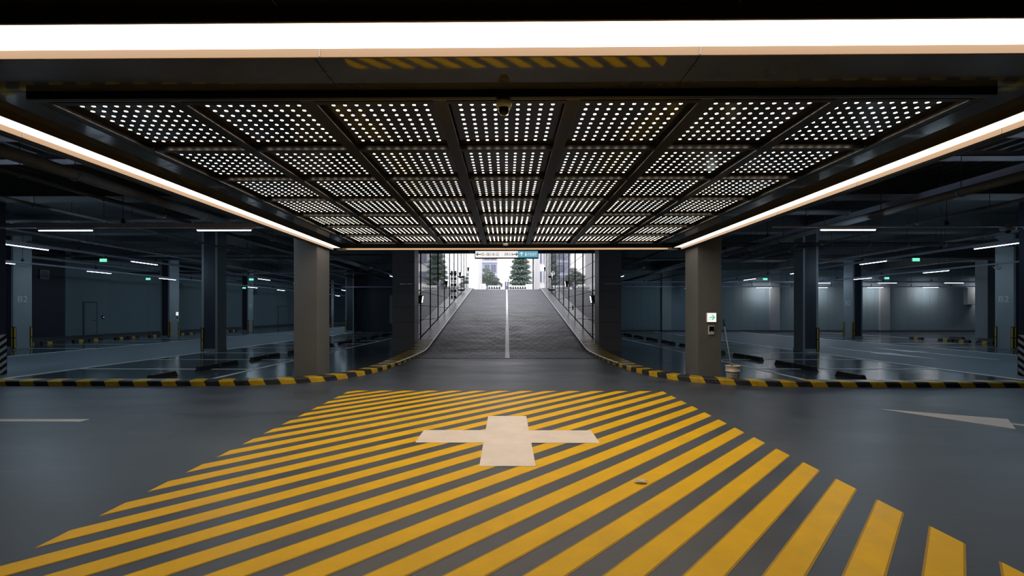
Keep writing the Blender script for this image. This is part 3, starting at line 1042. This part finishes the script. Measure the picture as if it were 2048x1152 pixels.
pipe('slim pipe over the right bays nearest the canopy', [(6.2, 2, 3.95), (6.2, 34, 3.95)], 0.04, 'pipe_dark')
pipe('slim sprinkler pipe over the right bays near the aisle', [(10.3, 2, 3.75), (10.3, 34, 3.75)], 0.035)
pipe('pipe over the middle of the right aisle', [(15.6, 2, 4.0), (15.6, 34, 4.0)], 0.05)
pipe('dark fire main crossing over the right bays', [(5.0, 15.2, 3.78), (44.5, 15.2, 3.78)], 0.07, 'pipe_dark', step=1.25)
pipe('pipe crossing over the right aisle, farther back', [(5.0, 22.0, 4.1), (44.5, 22.0, 4.1)], 0.06, step=2.2)
pipe('short capped pipe over the right bays', [(6.6, 11.3, 4.0), (9.4, 11.3, 4.0)], 0.07, step=1.0)
for s, side in ((-1, 'left'), (1, 'right')):
    for i, y in enumerate((6.9, 8.0)):
        T = thing('cable_tray', '%s cable tray crossing high over the front bays, %s side' % (('nearer', 'farther')[i], side), 'cable tray', (0, y, 4.25))
        x0, x1 = sorted((s * 5.0, s * 20))
        box('tray_base', 'tray', T, x0, x1, -0.02, 0.28, 0, 0.012)
        box('tray_side', 'tray', T, x0, x1, -0.02, -0.005, 0, 0.09)
        box('tray_side', 'tray', T, x0, x1, 0.265, 0.28, 0, 0.09)
        for x in range(6):
            xx = s * (6.0 + 2.2 * x)
            MB().tube([(xx, 0.13, 0.01), (xx, 0.13, 0.40)], 0.008, 6).build('hanger_rod', 'pipe_dark', T)
T = thing('cable_duct', 'wide pale cable duct running away over the right bays', 'cable duct', (8.65, 0, 3.80))
box('duct', 'tray', T, -0.14, 0.14, 2.0, 20.0, 0, 0.16)
box('duct_flange', 'galvanised', T, -0.17, -0.13, 2.0, 20.0, -0.012, 0.01)
for y in range(3, 20, 3):
    MB().tube([(0, y, 0.16), (0, y, 0.82)], 0.012, 6).build('hanger_rod', 'pipe_dark', T)
    MB().lathe([(0.03, 0.16), (0.06, 0.2), (0.06, 0.26), (0.02, 0.32)], 10, (0, y, 0)).build('hanger_clamp', 'pipe_dark', T)
for s, side in ((-1, 'left'), (1, 'right')):
    LD = thing('cable_ladder', 'wide slatted cable ladder under the slab beyond the aisle, %s side' % side, 'cable ladder', (s * 16.0, 18.5, 4.35))
    for k in range(9):
        box('rail', 'deck', LD, -4.0, 4.0, -0.02 + k * 0.62, 0.02 + k * 0.62, 0, 0.09)
    for k in range(3):
        box('bearer', 'deck', LD, -3.8 + 3.8 * k, -3.74 + 3.8 * k, -0.1, 5.1, 0.09, 0.13)
        MB().tube([(-3.77 + 3.8 * k, 2.5, 0.13), (-3.77 + 3.8 * k, 2.5, 0.85)], 0.01, 5).build('hanger_rod', 'pipe_dark', LD)

# small cameras in the right bays
C = thing('ceiling_camera', 'pale boxy camera hung on the front raceway at right', 'security camera', (10.75, 9.76, HZ - 0.01))
box('mount', 'cam_grey', C, -0.05, 0.05, -0.04, 0.04, 0.0, 0.06, bevel=0.005)
MB().hexa([(-0.10, -0.07, -0.07), (0.10, -0.07, -0.07), (0.10, 0.07, -0.07), (-0.10, 0.07, -0.07)], [(-0.12, -0.08, 0.0), (0.12, -0.08, 0.0), (0.12, 0.08, 0.0), (-0.12, 0.08, 0.0)]).build('housing', 'cam_grey', C, bevel=0.015)
MB().lathe([(0.05, -0.07), (0.045, -0.10), (0.02, -0.12), (0.0, -0.122)], 16).build('lens_dome', 'black_gloss', C, smooth=True)
C = thing('bullet_camera', 'small bullet camera hung near the far right B2 column', 'security camera', (18.75, 17.4, HZ))
MB().tube([(0, 0, 0), (0, 0, -0.10)], 0.012, 6).build('stem', 'pipe_dark', C)
MB().tube([(-0.10, -0.02, -0.12), (0.12, 0.02, -0.14)], 0.045, 12).build('barrel', 'cam_grey', C, smooth=True)
MB().box(-0.14, 0.12, -0.05, 0.05, -0.082, -0.07).build('sun_shield', 'cam_grey', C)

# ------------------------------------------------------------------ overhead direction sign
SG = thing('overhead_sign', 'long white and teal hanging sign with arrows, numbers and EXIT', 'sign', (0.0, 14.0, 3.30))
box('case', 'black', SG, -0.985, 0.99, -0.05, 0.05, -0.125, 0.115, bevel=0.008)
box('white_face', 'sign_white', SG, -0.965, 0.352, -0.056, -0.045, -0.098, 0.105)
box('teal_face', 'sign_teal', SG, 0.356, 0.975, -0.056, -0.045, -0.098, 0.105)
for x in (-0.7, 0.7):
    MB().tube([(x, 0, 0.1), (x, 0, 1.9)], 0.01, 6).build('hanger_rod', 'pipe_dark', SG)


def sign_arrow(cx, cz, L, ang, mname):
    t = 0.011
    h = 0.055
    pts = [(-L / 2, -t), (L / 2 - 0.02, -t), (L / 2 - h - 0.005, -h), (L / 2 - h + 0.022, -h), (L / 2 + 0.01, 0), (L / 2 - h + 0.022, h), (L / 2 - h - 0.005, h), (L / 2 - 0.02, t), (-L / 2, t)]
    ca, sa = math.cos(ang), math.sin(ang)
    q = [(cx + x * ca - z * sa, cz + x * sa + z * ca) for x, z in pts]
    n = len(q)
    vs = [(x, -0.0585, z) for x, z in q] + [(x, -0.055, z) for x, z in q]
    MB().add(vs, [tuple(range(n)), tuple(range(2 * n - 1, n - 1, -1))] + [(a, (a + 1) % n, n + (a + 1) % n, n + a) for a in range(n)]).build('arrow', mname, SG)


sign_arrow(-0.865, 0.005, 0.13, math.pi, 'black')
sign_arrow(0.275, 0.005, 0.13, 0, 'black')
sign_arrow(0.465, 0.005, 0.12, math.pi / 2, 'sign_white')
for body, x, w, mm in (('101-108,118-123', -0.79, 0.55, 'black'), ('109-116', -0.06, 0.265, 'black'), ('출구', 0.565, 0.145, 'sign_white'), ('EXIT', 0.735, 0.205, 'sign_white')):
    t = text_mesh(body, 0.135 if mm == 'black' else 0.125, mm, 'lettering', SG, (x, -0.0585, -0.043), width=w)
# little camera beside the sign
C = thing('box_camera', 'small pale box camera left of the overhead sign', 'security camera', (-1.09, 14.0, 3.39))
box('body', 'white_plastic', C, -0.05, 0.05, -0.06, 0.06, -0.045, 0.045, bevel=0.008)
MB().lathe([(0.0, 0.0), (0.022, 0.0), (0.022, 0.02), (0.0, 0.02)], 12).build('lens', 'black_gloss', C).rotation_euler = (math.pi / 2, 0, 0)
MB().tube([(0, 0, 0.045), (0, 0, 1.8)], 0.01, 6).build('stem', 'pipe_dark', C)
C.children[1].location = (0, -0.06, 0)

# ------------------------------------------------------------------ sconces and fittings on the ramp walls
def sconce(s, y, h, label):
    z = rz_s(y) + h
    K = thing('wall_sconce', label, 'light', (s * 3.60, y, z), math.pi / 2 if s < 0 else -math.pi / 2, 'sconces up the ramp walls')
    # local +x is along the ramp, local -y points into the ramp
    a0, a1 = math.pi, 2 * math.pi
    MB().lathe([(0.0, -0.17), (0.075, -0.17), (0.125, 0.17), (0.0, 0.17)], 12, (0, 0.0, 0), a0=a0, a1=a1).build('shade', 'black', K, smooth=False)
    MB().box(-0.13, 0.13, -0.012, 0.012, -0.175, 0.175).build('back_plate', 'black', K)
    # luminous front slot
    f = MB()
    f.hexa([(-0.05, -0.082, -0.13), (0.05, -0.082, -0.13), (0.05, -0.05, -0.13), (-0.05, -0.05, -0.13)],
           [(-0.06, -0.128, 0.14), (0.06, -0.128, 0.14), (0.06, -0.08, 0.14), (-0.06, -0.08, 0.14)])
    f.build('lit_lens', 'sconce_glow', K)


for s, side in ((-1, 'left'), (1, 'right')):
    for i, (y, h) in enumerate(((18.75, 1.72), (26.9, 1.62), (34.9, 1.62), (42.3, 2.0))):
        sconce(s, y, h, '%s black wall sconce up the ramp, %s wall' % (ORD[i], side))
    for i, dz in enumerate((0.55, 1.6)):
        y = 35.95
        B = thing('bulkhead_fitting', '%s black wedge fitting below the third sconce, %s wall' % (('lower', 'upper')[i], side), 'wall fitting', (s * 3.6, y, rz_s(y) + dz - 0.25), math.pi / 2 if s < 0 else -math.pi / 2)
        MB().hexa([(-0.22, -0.2, -0.06), (0.22, -0.2, -0.06), (0.22, 0, -0.06), (-0.22, 0, -0.06)], [(-0.3, -0.28, 0.06), (0.3, -0.28, 0.06), (0.3, 0, 0.06), (-0.3, 0, 0.06)]).build('hood', 'black', B)
        MB().box(-0.18, 0.18, -0.18, -0.02, -0.075, -0.06).build('lens', 'white_plastic', B)
# warning light pole with black and white blocks, left wall
y = 30.6
W = thing('warning_lamp_string', 'vertical string of black and white blocks on the left ramp wall', 'warning light', (-3.48, y, rz_s(y)))
MB().tube([(0, 0, 0.2), (0, 0, 2.25)], 0.02, 6).build('rod', 'white_plastic', W)
for i in range(5):
    MB().box(-0.07, 0.07, -0.06, 0.06, 0.3 + i * 0.42, 0.48 + i * 0.42).build('black_block', 'black', W, bevel=0.02)
    if i < 4:
        MB().box(-0.06, 0.06, -0.06, 0.06, 0.52 + i * 0.42, 0.70 + i * 0.42).build('white_block', 'white_plastic', W, bevel=0.02)
MB().tube([(0, 0, 2.0), (0.0, -0.25, 1.95)], 0.10, 12).build('camera_head', 'black', W)
MB().box(-0.12, 0.0, -0.02, 0.02, 1.2, 1.26).build('wall_bracket', 'black', W)
y = 24.5
W = thing('wall_button', 'tiny white and black switch plate on the right ramp wall', 'switch', (3.6, y, rz_s(y) + 0.55))
MB().box(-0.03, 0.0, -0.09, 0.0, -0.12, 0.12).build('white_half', 'white_plastic', W)
MB().box(-0.03, 0.0, 0.0, 0.09, -0.12, 0.12).build('black_half', 'black', W)
# white diamond plate standing in for the glow at the third right sconce
y = 34.9
W = thing('glow_plate', 'diamond shaped white plate for the painted glow behind the third sconce, right wall', 'painted glow', (3.58, y, rz_s(y) + 1.55))
MB().add([(0, -0.5, 0), (0, 0, -0.34), (0, 0.5, 0), (0, 0, 0.34), (-0.03, -0.5, 0), (-0.03, 0, -0.34), (-0.03, 0.5, 0), (-0.03, 0, 0.34)],
         [(0, 1, 2, 3), (7, 6, 5, 4), (0, 4, 5, 1), (1, 5, 6, 2), (2, 6, 7, 3), (3, 7, 4, 0)]).build('plate', 'facade_white', W)
MB().add([(-0.04, -0.44, 0), (-0.04, 0, -0.29), (-0.04, 0.44, 0), (-0.04, 0, 0.29), (-0.03, -0.44, 0), (-0.03, 0, -0.29), (-0.03, 0.44, 0), (-0.03, 0, 0.29)],
         [(0, 1, 2, 3), (7, 6, 5, 4), (0, 4, 5, 1), (1, 5, 6, 2), (2, 6, 7, 3), (3, 7, 4, 0)]).build('inlay', 'white_plastic', W)

# ------------------------------------------------------------------ wheel stops
ws_body = MB().hexa([(-0.075, -0.39, 0), (0.075, -0.39, 0), (0.075, 0.39, 0), (-0.075, 0.39, 0)],
                    [(-0.045, -0.36, 0.115), (0.045, -0.36, 0.115), (0.045, 0.36, 0.115), (-0.045, 0.36, 0.115)]).mesh('body', 'rubber')
ws_y = MB()
ws_y.hexa([(-0.0765, -0.13, 0.0), (0.0765, -0.13, 0.0), (0.0765, 0.10, 0.0), (-0.0765, 0.10, 0.0)],
          [(-0.0465, -0.13, 0.1165), (0.0465, -0.13, 0.1165), (0.0465, 0.10, 0.1165), (-0.0465, 0.10, 0.1165)])
ws_y = ws_y.mesh('yellow_patch', 'guard_yellow')
ws_t = MB().box(-0.012, 0.012, -0.05, 0.05, 0.113, 0.117).mesh('reflector', 'guard_yellow')


def stop(x, y, label, group, kind='yellow'):
    W = thing('wheel_stop', label, 'wheel stop', (x, y, -0.003), 0, group)
    obj('body', ws_body, W)
    if kind == 'yellow':
        obj('yellow_patch', ws_y, W)
    elif kind == 'dots':
        for dy in (-0.28, 0.0, 0.28):
            obj('reflector', ws_t, W, (0, dy, 0))


for s, side in ((-1, 'left'), (1, 'right')):
    k = 0
    for i in range(-1, 9):
        for d in (-0.43, 0.43):
            y = 12.3 + 2.42 * i + d
            if y < 9.9:
                continue
            stop(s * 7.88, y + 0.08 * s, '%s wheel stop from the kerb in the row beside the ramp, %s side' % (ORD[k] if k < 20 else 'last', side), 'wheel stops beside the ramp, %s side' % side, 'dots')
            k += 1
k = 0
for i in range(7):
    for d in (-0.42, 0.42):
        y = 20.9 + 2.42 * i + d
        stop(-21.9, y, '%s black and yellow wheel stop from the front along the left wall' % ORD[k], 'wheel stops along the left wall')
        k += 1
for k, y in enumerate((22.0, 23.1, 23.95, 25.65)):
    stop(23.15, y, '%s black and yellow wheel stop from the front beyond the right aisle' % ORD[k], 'wheel stops beyond the right aisle')
for k, y in enumerate((24.4, 26.0)):
    stop(25.75, y, '%s plain black wheel stop behind the yellow-marked ones at far right' % ('nearer', 'farther')[k], 'plain wheel stops at far right', 'plain')

# ------------------------------------------------------------------ bucket and mop
B = thing('bucket', 'cream plastic paint bucket standing beside the right column', 'bucket', (4.99, 9.98, -0.003))
MB().lathe([(0.0, 0.0), (0.118, 0.0), (0.124, 0.02), (0.140, 0.20), (0.150, 0.205), (0.150, 0.225), (0.143, 0.23), (0.148, 0.318), (0.156, 0.320), (0.156, 0.335), (0.144, 0.335), (0.138, 0.20), (0.118, 0.015), (0.0, 0.015)], 36).build('pail', 'bucket', B, smooth=True)
MB().lathe([(0.1385, 0.178), (0.1425, 0.196)], 36).build('printed_band', 'bucket_print', B)
pr = MB()
for a in range(5):
    aa = math.radians(-125 + a * 9)
    for (z0, z1) in ((0.06, 0.10), (0.11, 0.14)):
        if (a + int(z0 * 100)) % 3 == 0:
            continue
        rr = 0.1265 + 0.09 * (z0 - 0.02)
        pr.add([(rr * 1.015 * math.cos(aa), rr * 1.015 * math.sin(aa), z0), (rr * 1.015 * math.cos(aa + 0.1), rr * 1.015 * math.sin(aa + 0.1), z0), (rr * 1.04 * math.cos(aa + 0.1), rr * 1.04 * math.sin(aa + 0.1), z1), (rr * 1.04 * math.cos(aa), rr * 1.04 * math.sin(aa), z1)], [(0, 1, 2, 3)])
for (a, w_) in ((-72, 14), (-50, 10)):
    aa, ab = math.radians(a), math.radians(a + w_)
    pr.add([(0.135 * math.cos(aa), 0.135 * math.sin(aa), 0.09), (0.135 * math.cos(ab), 0.135 * math.sin(ab), 0.09), (0.1385 * math.cos(ab), 0.1385 * math.sin(ab), 0.15), (0.1385 * math.cos(aa), 0.1385 * math.sin(aa), 0.15)], [(0, 1, 2, 3)])
pr.build('print', 'bucket_print', B)
MB().tube([(0.155 * math.cos(t) * 1.0, -0.155 * math.sin(t) * 0.75, 0.30 - 0.09 * math.sin(t)) for t in [math.pi * k / 14 for k in range(15)]], 0.004, 5).build('wire_handle', 'handle_grey', B)
Mp = thing('mop', 'grey mop handle leaning out of the bucket against the column', 'mop', (4.99, 9.98, 0.02))
MB().tube([(0.03, 0.02, 0.0), (-0.036, 0.30, 1.16)], 0.012, 10).build('handle', 'handle_grey', Mp, smooth=True)
MB().tube([(-0.036, 0.30, 1.16), (-0.045, 0.34, 1.32)], 0.016, 10).build('grip', 'black', Mp, smooth=True)
MB().lathe([(0.0, 0.0), (0.08, 0.0), (0.07, 0.06), (0.02, 0.12), (0.0, 0.12)], 14, (0.02, 0.03, 0.0)).build('mop_head', 'handle_grey', Mp, smooth=True)
MB().tube([(0.0, -0.03, 0.30), (-0.10, 0.05, 0.42)], 0.006, 6).build('wringer_arm', 'handle_grey', Mp)

# crumpled tissue on the hatching
bm = bmesh.new()
bmesh.ops.create_icosphere(bm, subdivisions=3, radius=0.045)
for v in bm.verts:
    n = random.uniform(0.65, 1.2)
    v.co = Vector((v.co.x * n * 1.3, v.co.y * n * 0.8, max(-0.012, v.co.z * n * 0.35)))
me = bpy.data.meshes.new('crumpled_tissue')
bm.to_mesh(me)
bm.free()
me.materials.append(MATS['tissue'])
tag(obj('crumpled_tissue', me, None, (1.18, 3.97, 0.015)), 'small crumpled tissue lying on a yellow stripe', 'litter')

# ------------------------------------------------------------------ doors, vents and boxes on the walls
def door(n, y0, y1, h, leaves, label):
    D = struct(MB().box(-25.0, -24.975, y0 - 0.06, y1 + 0.06, 0, h + 0.06).build('door_%d' % n, 'wall_dark'), label)
    w = (y1 - y0) / leaves
    for i in range(leaves):
        lf = box('leaf', 'wall_grey', D, -24.985, -24.955, y0 + i * w + 0.008, y0 + (i + 1) * w - 0.008, 0.01, h)
        MB().tube([(-24.955, y0 + (i + (0.88 if i == 0 else 0.12)) * w, 1.02), (-24.90, y0 + (i + (0.88 if i == 0 else 0.12)) * w, 1.02), (-24.90, y0 + (i + (0.72 if i == 0 else 0.28)) * w, 1.02)], 0.015, 6).build('handle', 'black', lf)


door(1, 26.35, 27.15, 2.08, 1, 'grey flush door in the left wall next to the dark section')
door(2, 49.0, 51.2, 2.15, 2, 'grey double door far along the left wall')
R_ = thing('card_reader', 'tiny black reader with violet light beside the left wall door', 'card reader', (-24.98, 27.6, 1.2))
MB().box(-0.02, 0.04, -0.07, 0.07, -0.1, 0.1).build('case', 'black', R_, bevel=0.01)
MB().box(0.04, 0.046, -0.04, 0.04, -0.02, 0.03).build('screen', 'reader_led', R_)


def vent(y, z, sz, label):
    V = thing('vent_grille', label, 'vent', (-24.98, y, z))
    MB().box(-0.01, 0.02, -sz / 2, sz / 2, -sz / 2, sz / 2).build('back_plate', 'wall_dark', V)
    for (a0, a1, b0, b1) in ((-sz / 2, sz / 2, -sz / 2, -sz / 2 + 0.04), (-sz / 2, sz / 2, sz / 2 - 0.04, sz / 2), (-sz / 2, -sz / 2 + 0.04, -sz / 2, sz / 2), (sz / 2 - 0.04, sz / 2, -sz / 2, sz / 2)):
        MB().box(0.0, 0.04, a0, a1, b0, b1).build('frame_bar', 'column_side', V)
    n = 7
    for i in range(n):
        zz = -sz / 2 + 0.06 + i * (sz - 0.12) / (n - 1)
        MB().box(0.01, 0.032, -sz / 2 + 0.04, sz / 2 - 0.04, zz - 0.012, zz + 0.012).build('slat', 'column_side', V)


vent(24.05, 3.55, 0.5, 'square louvred vent high on the dark part of the left wall')
vent(34.2, 3.5, 0.5, 'square louvred vent on the left wall beyond the lit sign column')
vent(44.5, 3.5, 0.5, 'square louvred vent far along the left wall')
WB = thing('wall_cabinet', 'grey metal cabinet hung high on the downlit right wall', 'cabinet', (35.5, 34.98, 2.75))
MB().box(-0.34, 0.34, -0.28, 0.0, -0.66, 0.66).build('body', 'wall_grey', WB, bevel=0.01)
MB().box(-0.32, 0.32, -0.292, -0.275, -0.64, 0.64).build('door', 'pilaster', WB)
NB = thing('notice_board', 'tall pale framed board on the navy wall left of the ramp', 'board', (-8.85, 35.19, 1.75))
MB().box(-0.3, 0.3, -0.03, 0.0, -1.1, 1.1).build('panel', 'wall_grey', NB)
for (a0, a1, b0, b1) in ((-0.3, 0.3, -1.1, -1.06), (-0.3, 0.3, 1.06, 1.1), (-0.3, -0.26, -1.1, 1.1), (0.26, 0.3, -1.1, 1.1)):
    MB().box(a0, a1, -0.045, -0.02, b0, b1).build('frame_bar', 'pilaster', NB)

# ------------------------------------------------------------------ outdoors beyond the crest
def building(label, x0, x1, y0, y1, z1, wallm, cols, rows, zs, wh, bands=True, xs_frac=(0.1, 0.95)):
    B_ = thing('apartment_building', label, 'building', ((x0 + x1) / 2, (y0 + y1) / 2, 3.5))
    cx, cy = (x0 + x1) / 2, (y0 + y1) / 2
    box('wall', wallm, B_, x0 - cx, x1 - cx, y0 - cy, y1 - cy, -0.5, z1 - 3.5)
    wdt = (x1 - x0)
    ww = wdt * (xs_frac[1] - xs_frac[0]) / max(cols, 1)
    for r_ in range(rows):
        zb = zs[0] + r_ * zs[1] - 3.5
        if bands:
            box('floor_band', 'facade_band', B_, x0 - cx - 0.1, x1 - cx + 0.1, y0 - cy - 0.25, y0 - cy, zb - 0.5, zb - 0.1)
        for c in range(cols):
            xa = x0 - cx + wdt * xs_frac[0] + c * ww
            wn = box('window', 'facade_band', B_, xa + ww * 0.06, xa + ww * 0.94, y0 - cy - 0.10, y0 - cy, zb, zb + wh)
            for hf in (0, 1):
                box('pane', 'facade_glass', wn, xa + ww * (0.10 + 0.41 * hf), xa + ww * (0.48 + 0.41 * hf), y0 - cy - 0.13, y0 - cy - 0.09, zb + 0.08, zb + wh - 0.08)
    return B_


building('bluish apartment block with windows framed by the ramp opening', -5.6, -1.9, 90, 100, 26, 'facade_blue', 2, 9, (4.3, 2.55), 1.75, xs_frac=(0.3, 0.98))
building('overexposed white building edge left of the ramp crest', -9.0, -3.25, 52, 60, 22, 'facade_white', 1, 5, (6.2, 3.0), 1.6, bands=False, xs_frac=(0.2, 0.5))
building('overexposed white building edge right of the ramp crest', 3.5, 10.5, 62, 72, 24, 'facade_white', 3, 6, (5.6, 2.6), 1.6, bands=False, xs_frac=(0.02, 0.6))
building('grey apartment block mirrored in the left ramp wall', 16, 36, 58, 70, 30, 'facade_blue', 6, 8, (5.0, 2.8), 1.7)
building('grey apartment block mirrored in the right ramp wall', -40, -18, 64, 76, 30, 'facade_blue', 6, 8, (5.0, 2.8), 1.7)

dp = tag(MB().tube([(2.72, 46, 3.4), (2.72, 46, 10)], 0.05, 8).build('downpipe', 'black'), 'thin dark vertical pipe right of the conifer', 'pipe')
DV = struct(box('wall_street_right', 'facade_white', None, 2.85, 3.3, 44.5, 46.5, 3.0, 9.5), 'pale wall at the crest of the ramp, right')


def foliage_tree(label, loc, h, rad, kind, mname, leaves):
    T_ = thing('conifer_tree' if kind == 'cone' else 'pine_tree', label, 'tree', loc)
    MB().lathe([(rad * 0.08, 0), (rad * 0.06, h * 0.5), (0.02, h * 0.95)], 8).build('trunk', 'bark', T_)
    mb = MB()
    rnd = random.Random(len(label))
    for i in range(leaves):
        if kind == 'cone':
            t = rnd.random() ** 0.8
            z = h * (0.05 + 0.95 * t)
            tier = 0.78 + 0.22 * math.cos(t * 60)
            rmax = rad * (1 - t) ** 0.5 * tier + 0.05
            a = rnd.random() * 2 * math.pi
            rr = rmax * (rnd.random() ** 0.4)
            p = Vector((rr * math.cos(a), rr * math.sin(a), z - 0.25 * rr))
            d = Vector((math.cos(a), math.sin(a), rnd.uniform(-0.7, 0.1))).normalized()
            L = rnd.uniform(0.25, 0.5)
        else:
            c = rnd.choice([(-0.5, 0.62, 0.5), (0.35, 0.70, 0.55), (-0.1, 0.9, 0.5), (0.75, 0.52, 0.4), (-0.9, 0.75, 0.4), (0.1, 0.55, 0.45)])
            u = Vector((rnd.gauss(0, 1), rnd.gauss(0, 1), rnd.gauss(0, 1))).normalized() * rnd.random() ** 0.4
            p = Vector((c[0] * rad + u.x * c[2] * rad, u.y * rad * 0.5, c[1] * h + u.z * rad * 0.22))
            d = u
            L = rnd.uniform(0.15, 0.3)
        side = d.cross(Vector((rnd.uniform(-1, 1), rnd.uniform(-1, 1), 1))).normalized() * L * 0.22
        mb.add([p - side, p + side, p + d * L], [(0, 1, 2)])
    me = bpy.data.meshes.new('foliage')
    me.from_pydata(mb.v, [], mb.f)
    me.materials.append(MATS[mname])
    fo_ = obj('foliage', me, T_)
    fo_['kind'] = 'stuff'
    return T_


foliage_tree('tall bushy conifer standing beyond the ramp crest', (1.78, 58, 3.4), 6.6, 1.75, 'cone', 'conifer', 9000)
foliage_tree('spreading pine in front of the bluish apartment block', (-2.3, 63, 3.4), 3.8, 1.5, 'pine', 'pine', 5000)
foliage_tree('low pine behind the white wall left of the crest', (-3.0, 70, 3.4), 5.2, 1.2, 'pine', 'pine', 3000)
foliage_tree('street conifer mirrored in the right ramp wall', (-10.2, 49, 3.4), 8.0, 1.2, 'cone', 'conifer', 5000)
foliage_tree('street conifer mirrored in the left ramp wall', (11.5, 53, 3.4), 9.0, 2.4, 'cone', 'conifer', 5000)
# shrub
T_ = thing('round_shrub', 'yellow green clipped shrub beside the pine trunk', 'shrub', (-1.65, 55, 3.5))
rnd = random.Random(5)
mb = MB()
for i in range(2500):
    u = Vector((rnd.gauss(0, 1), rnd.gauss(0, 1), abs(rnd.gauss(0, 1)))).normalized() * rnd.uniform(0.8, 1.0)
    p = Vector((u.x * 0.75, u.y * 0.6, u.z * 1.05))
    sd = Vector((rnd.uniform(-1, 1), rnd.uniform(-1, 1), rnd.uniform(-1, 1))).normalized() * 0.06
    mb.add([p - sd, p + sd, p + u * 0.12], [(0, 1, 2)])
fo_ = mb.build('foliage', 'shrub', T_)
fo_['kind'] = 'stuff'
MB().tube([(0, 0, 0), (0, 0, 0.6)], 0.06, 6).build('stem', 'bark', T_)
# zigzag barriers
for i, (x0, x1) in enumerate(((-2.05, -0.65), (0.35, 2.2))):
    Z = thing('zigzag_barrier', ('black and white zigzag barrier left of the booth', 'black and white zigzag barrier right of the booth')[i], 'barrier', ((x0 + x1) / 2, 50, 3.5))
    hw = (x1 - x0) / 2
    box('panel', 'facade_white', Z, -hw, hw, 0, 0.05, 0.0, 1.0)
    n = int(round(2 * hw / 0.28))
    for k in range(n):
        xx = -hw + (k + 0.5) * 2 * hw / n
        vs = [(xx - 0.13, -0.012, 0.62), (xx + 0.13, -0.012, 0.62), (xx, -0.012, 0.92), (xx - 0.13, 0, 0.62), (xx + 0.13, 0, 0.62), (xx, 0, 0.92)]
        MB().add(vs, [(0, 1, 2), (5, 4, 3), (0, 3, 4, 1), (1, 4, 5, 2), (2, 5, 3, 0)]).build('black_triangle', 'black', Z)
K = thing('control_box', 'dark grey control box standing at the crest between the barriers', 'control box', (0.02, 48, 3.5))
box('cabinet', 'facade_glass', K, -0.21, 0.21, -0.15, 0.15, 0, 1.25)
MB().tube([(-0.12, 0, 1.25), (-0.12, 0, 1.5)], 0.05, 8).build('lamp_post', 'facade_white', K)
box('card_slot', 'facade_white', K, -0.05, 0.05, -0.17, -0.15, 0.8, 1.2)
MB().tube([(0.14, 0, 1.25), (0.17, 0, 1.55)], 0.035, 8).build('beacon', 'black', K)
for i, (x, w_, z) in enumerate(((-2.75, 0.35, 1.3), (2.6, 0.4, 1.25))):
    P_ = thing('planter_wall', ('low white planter wall left of the barriers', 'low white planter wall right of the barriers')[i], 'planter', (x, 52, 3.5))
    box('block', 'facade_white', P_, -w_, w_, -0.3, 0.3, 0, z, bevel=0.03)
    box('plaque', 'facade_band', P_, -w_ * 0.6, w_ * 0.3, -0.33, -0.3, z - 0.6, z - 0.2)
V = thing('street_sign', 'turquoise street sign mirrored in the right ramp wall', 'sign', (-9.5, 52, 3.5))
MB().tube([(0, 0, 0), (0, 0, 3.6)], 0.05, 8).build('post', 'facade_band', V)
MB().box(-0.9, 0.9, -0.08, -0.04, 2.3, 3.6).build('board', 'street_sign', V)
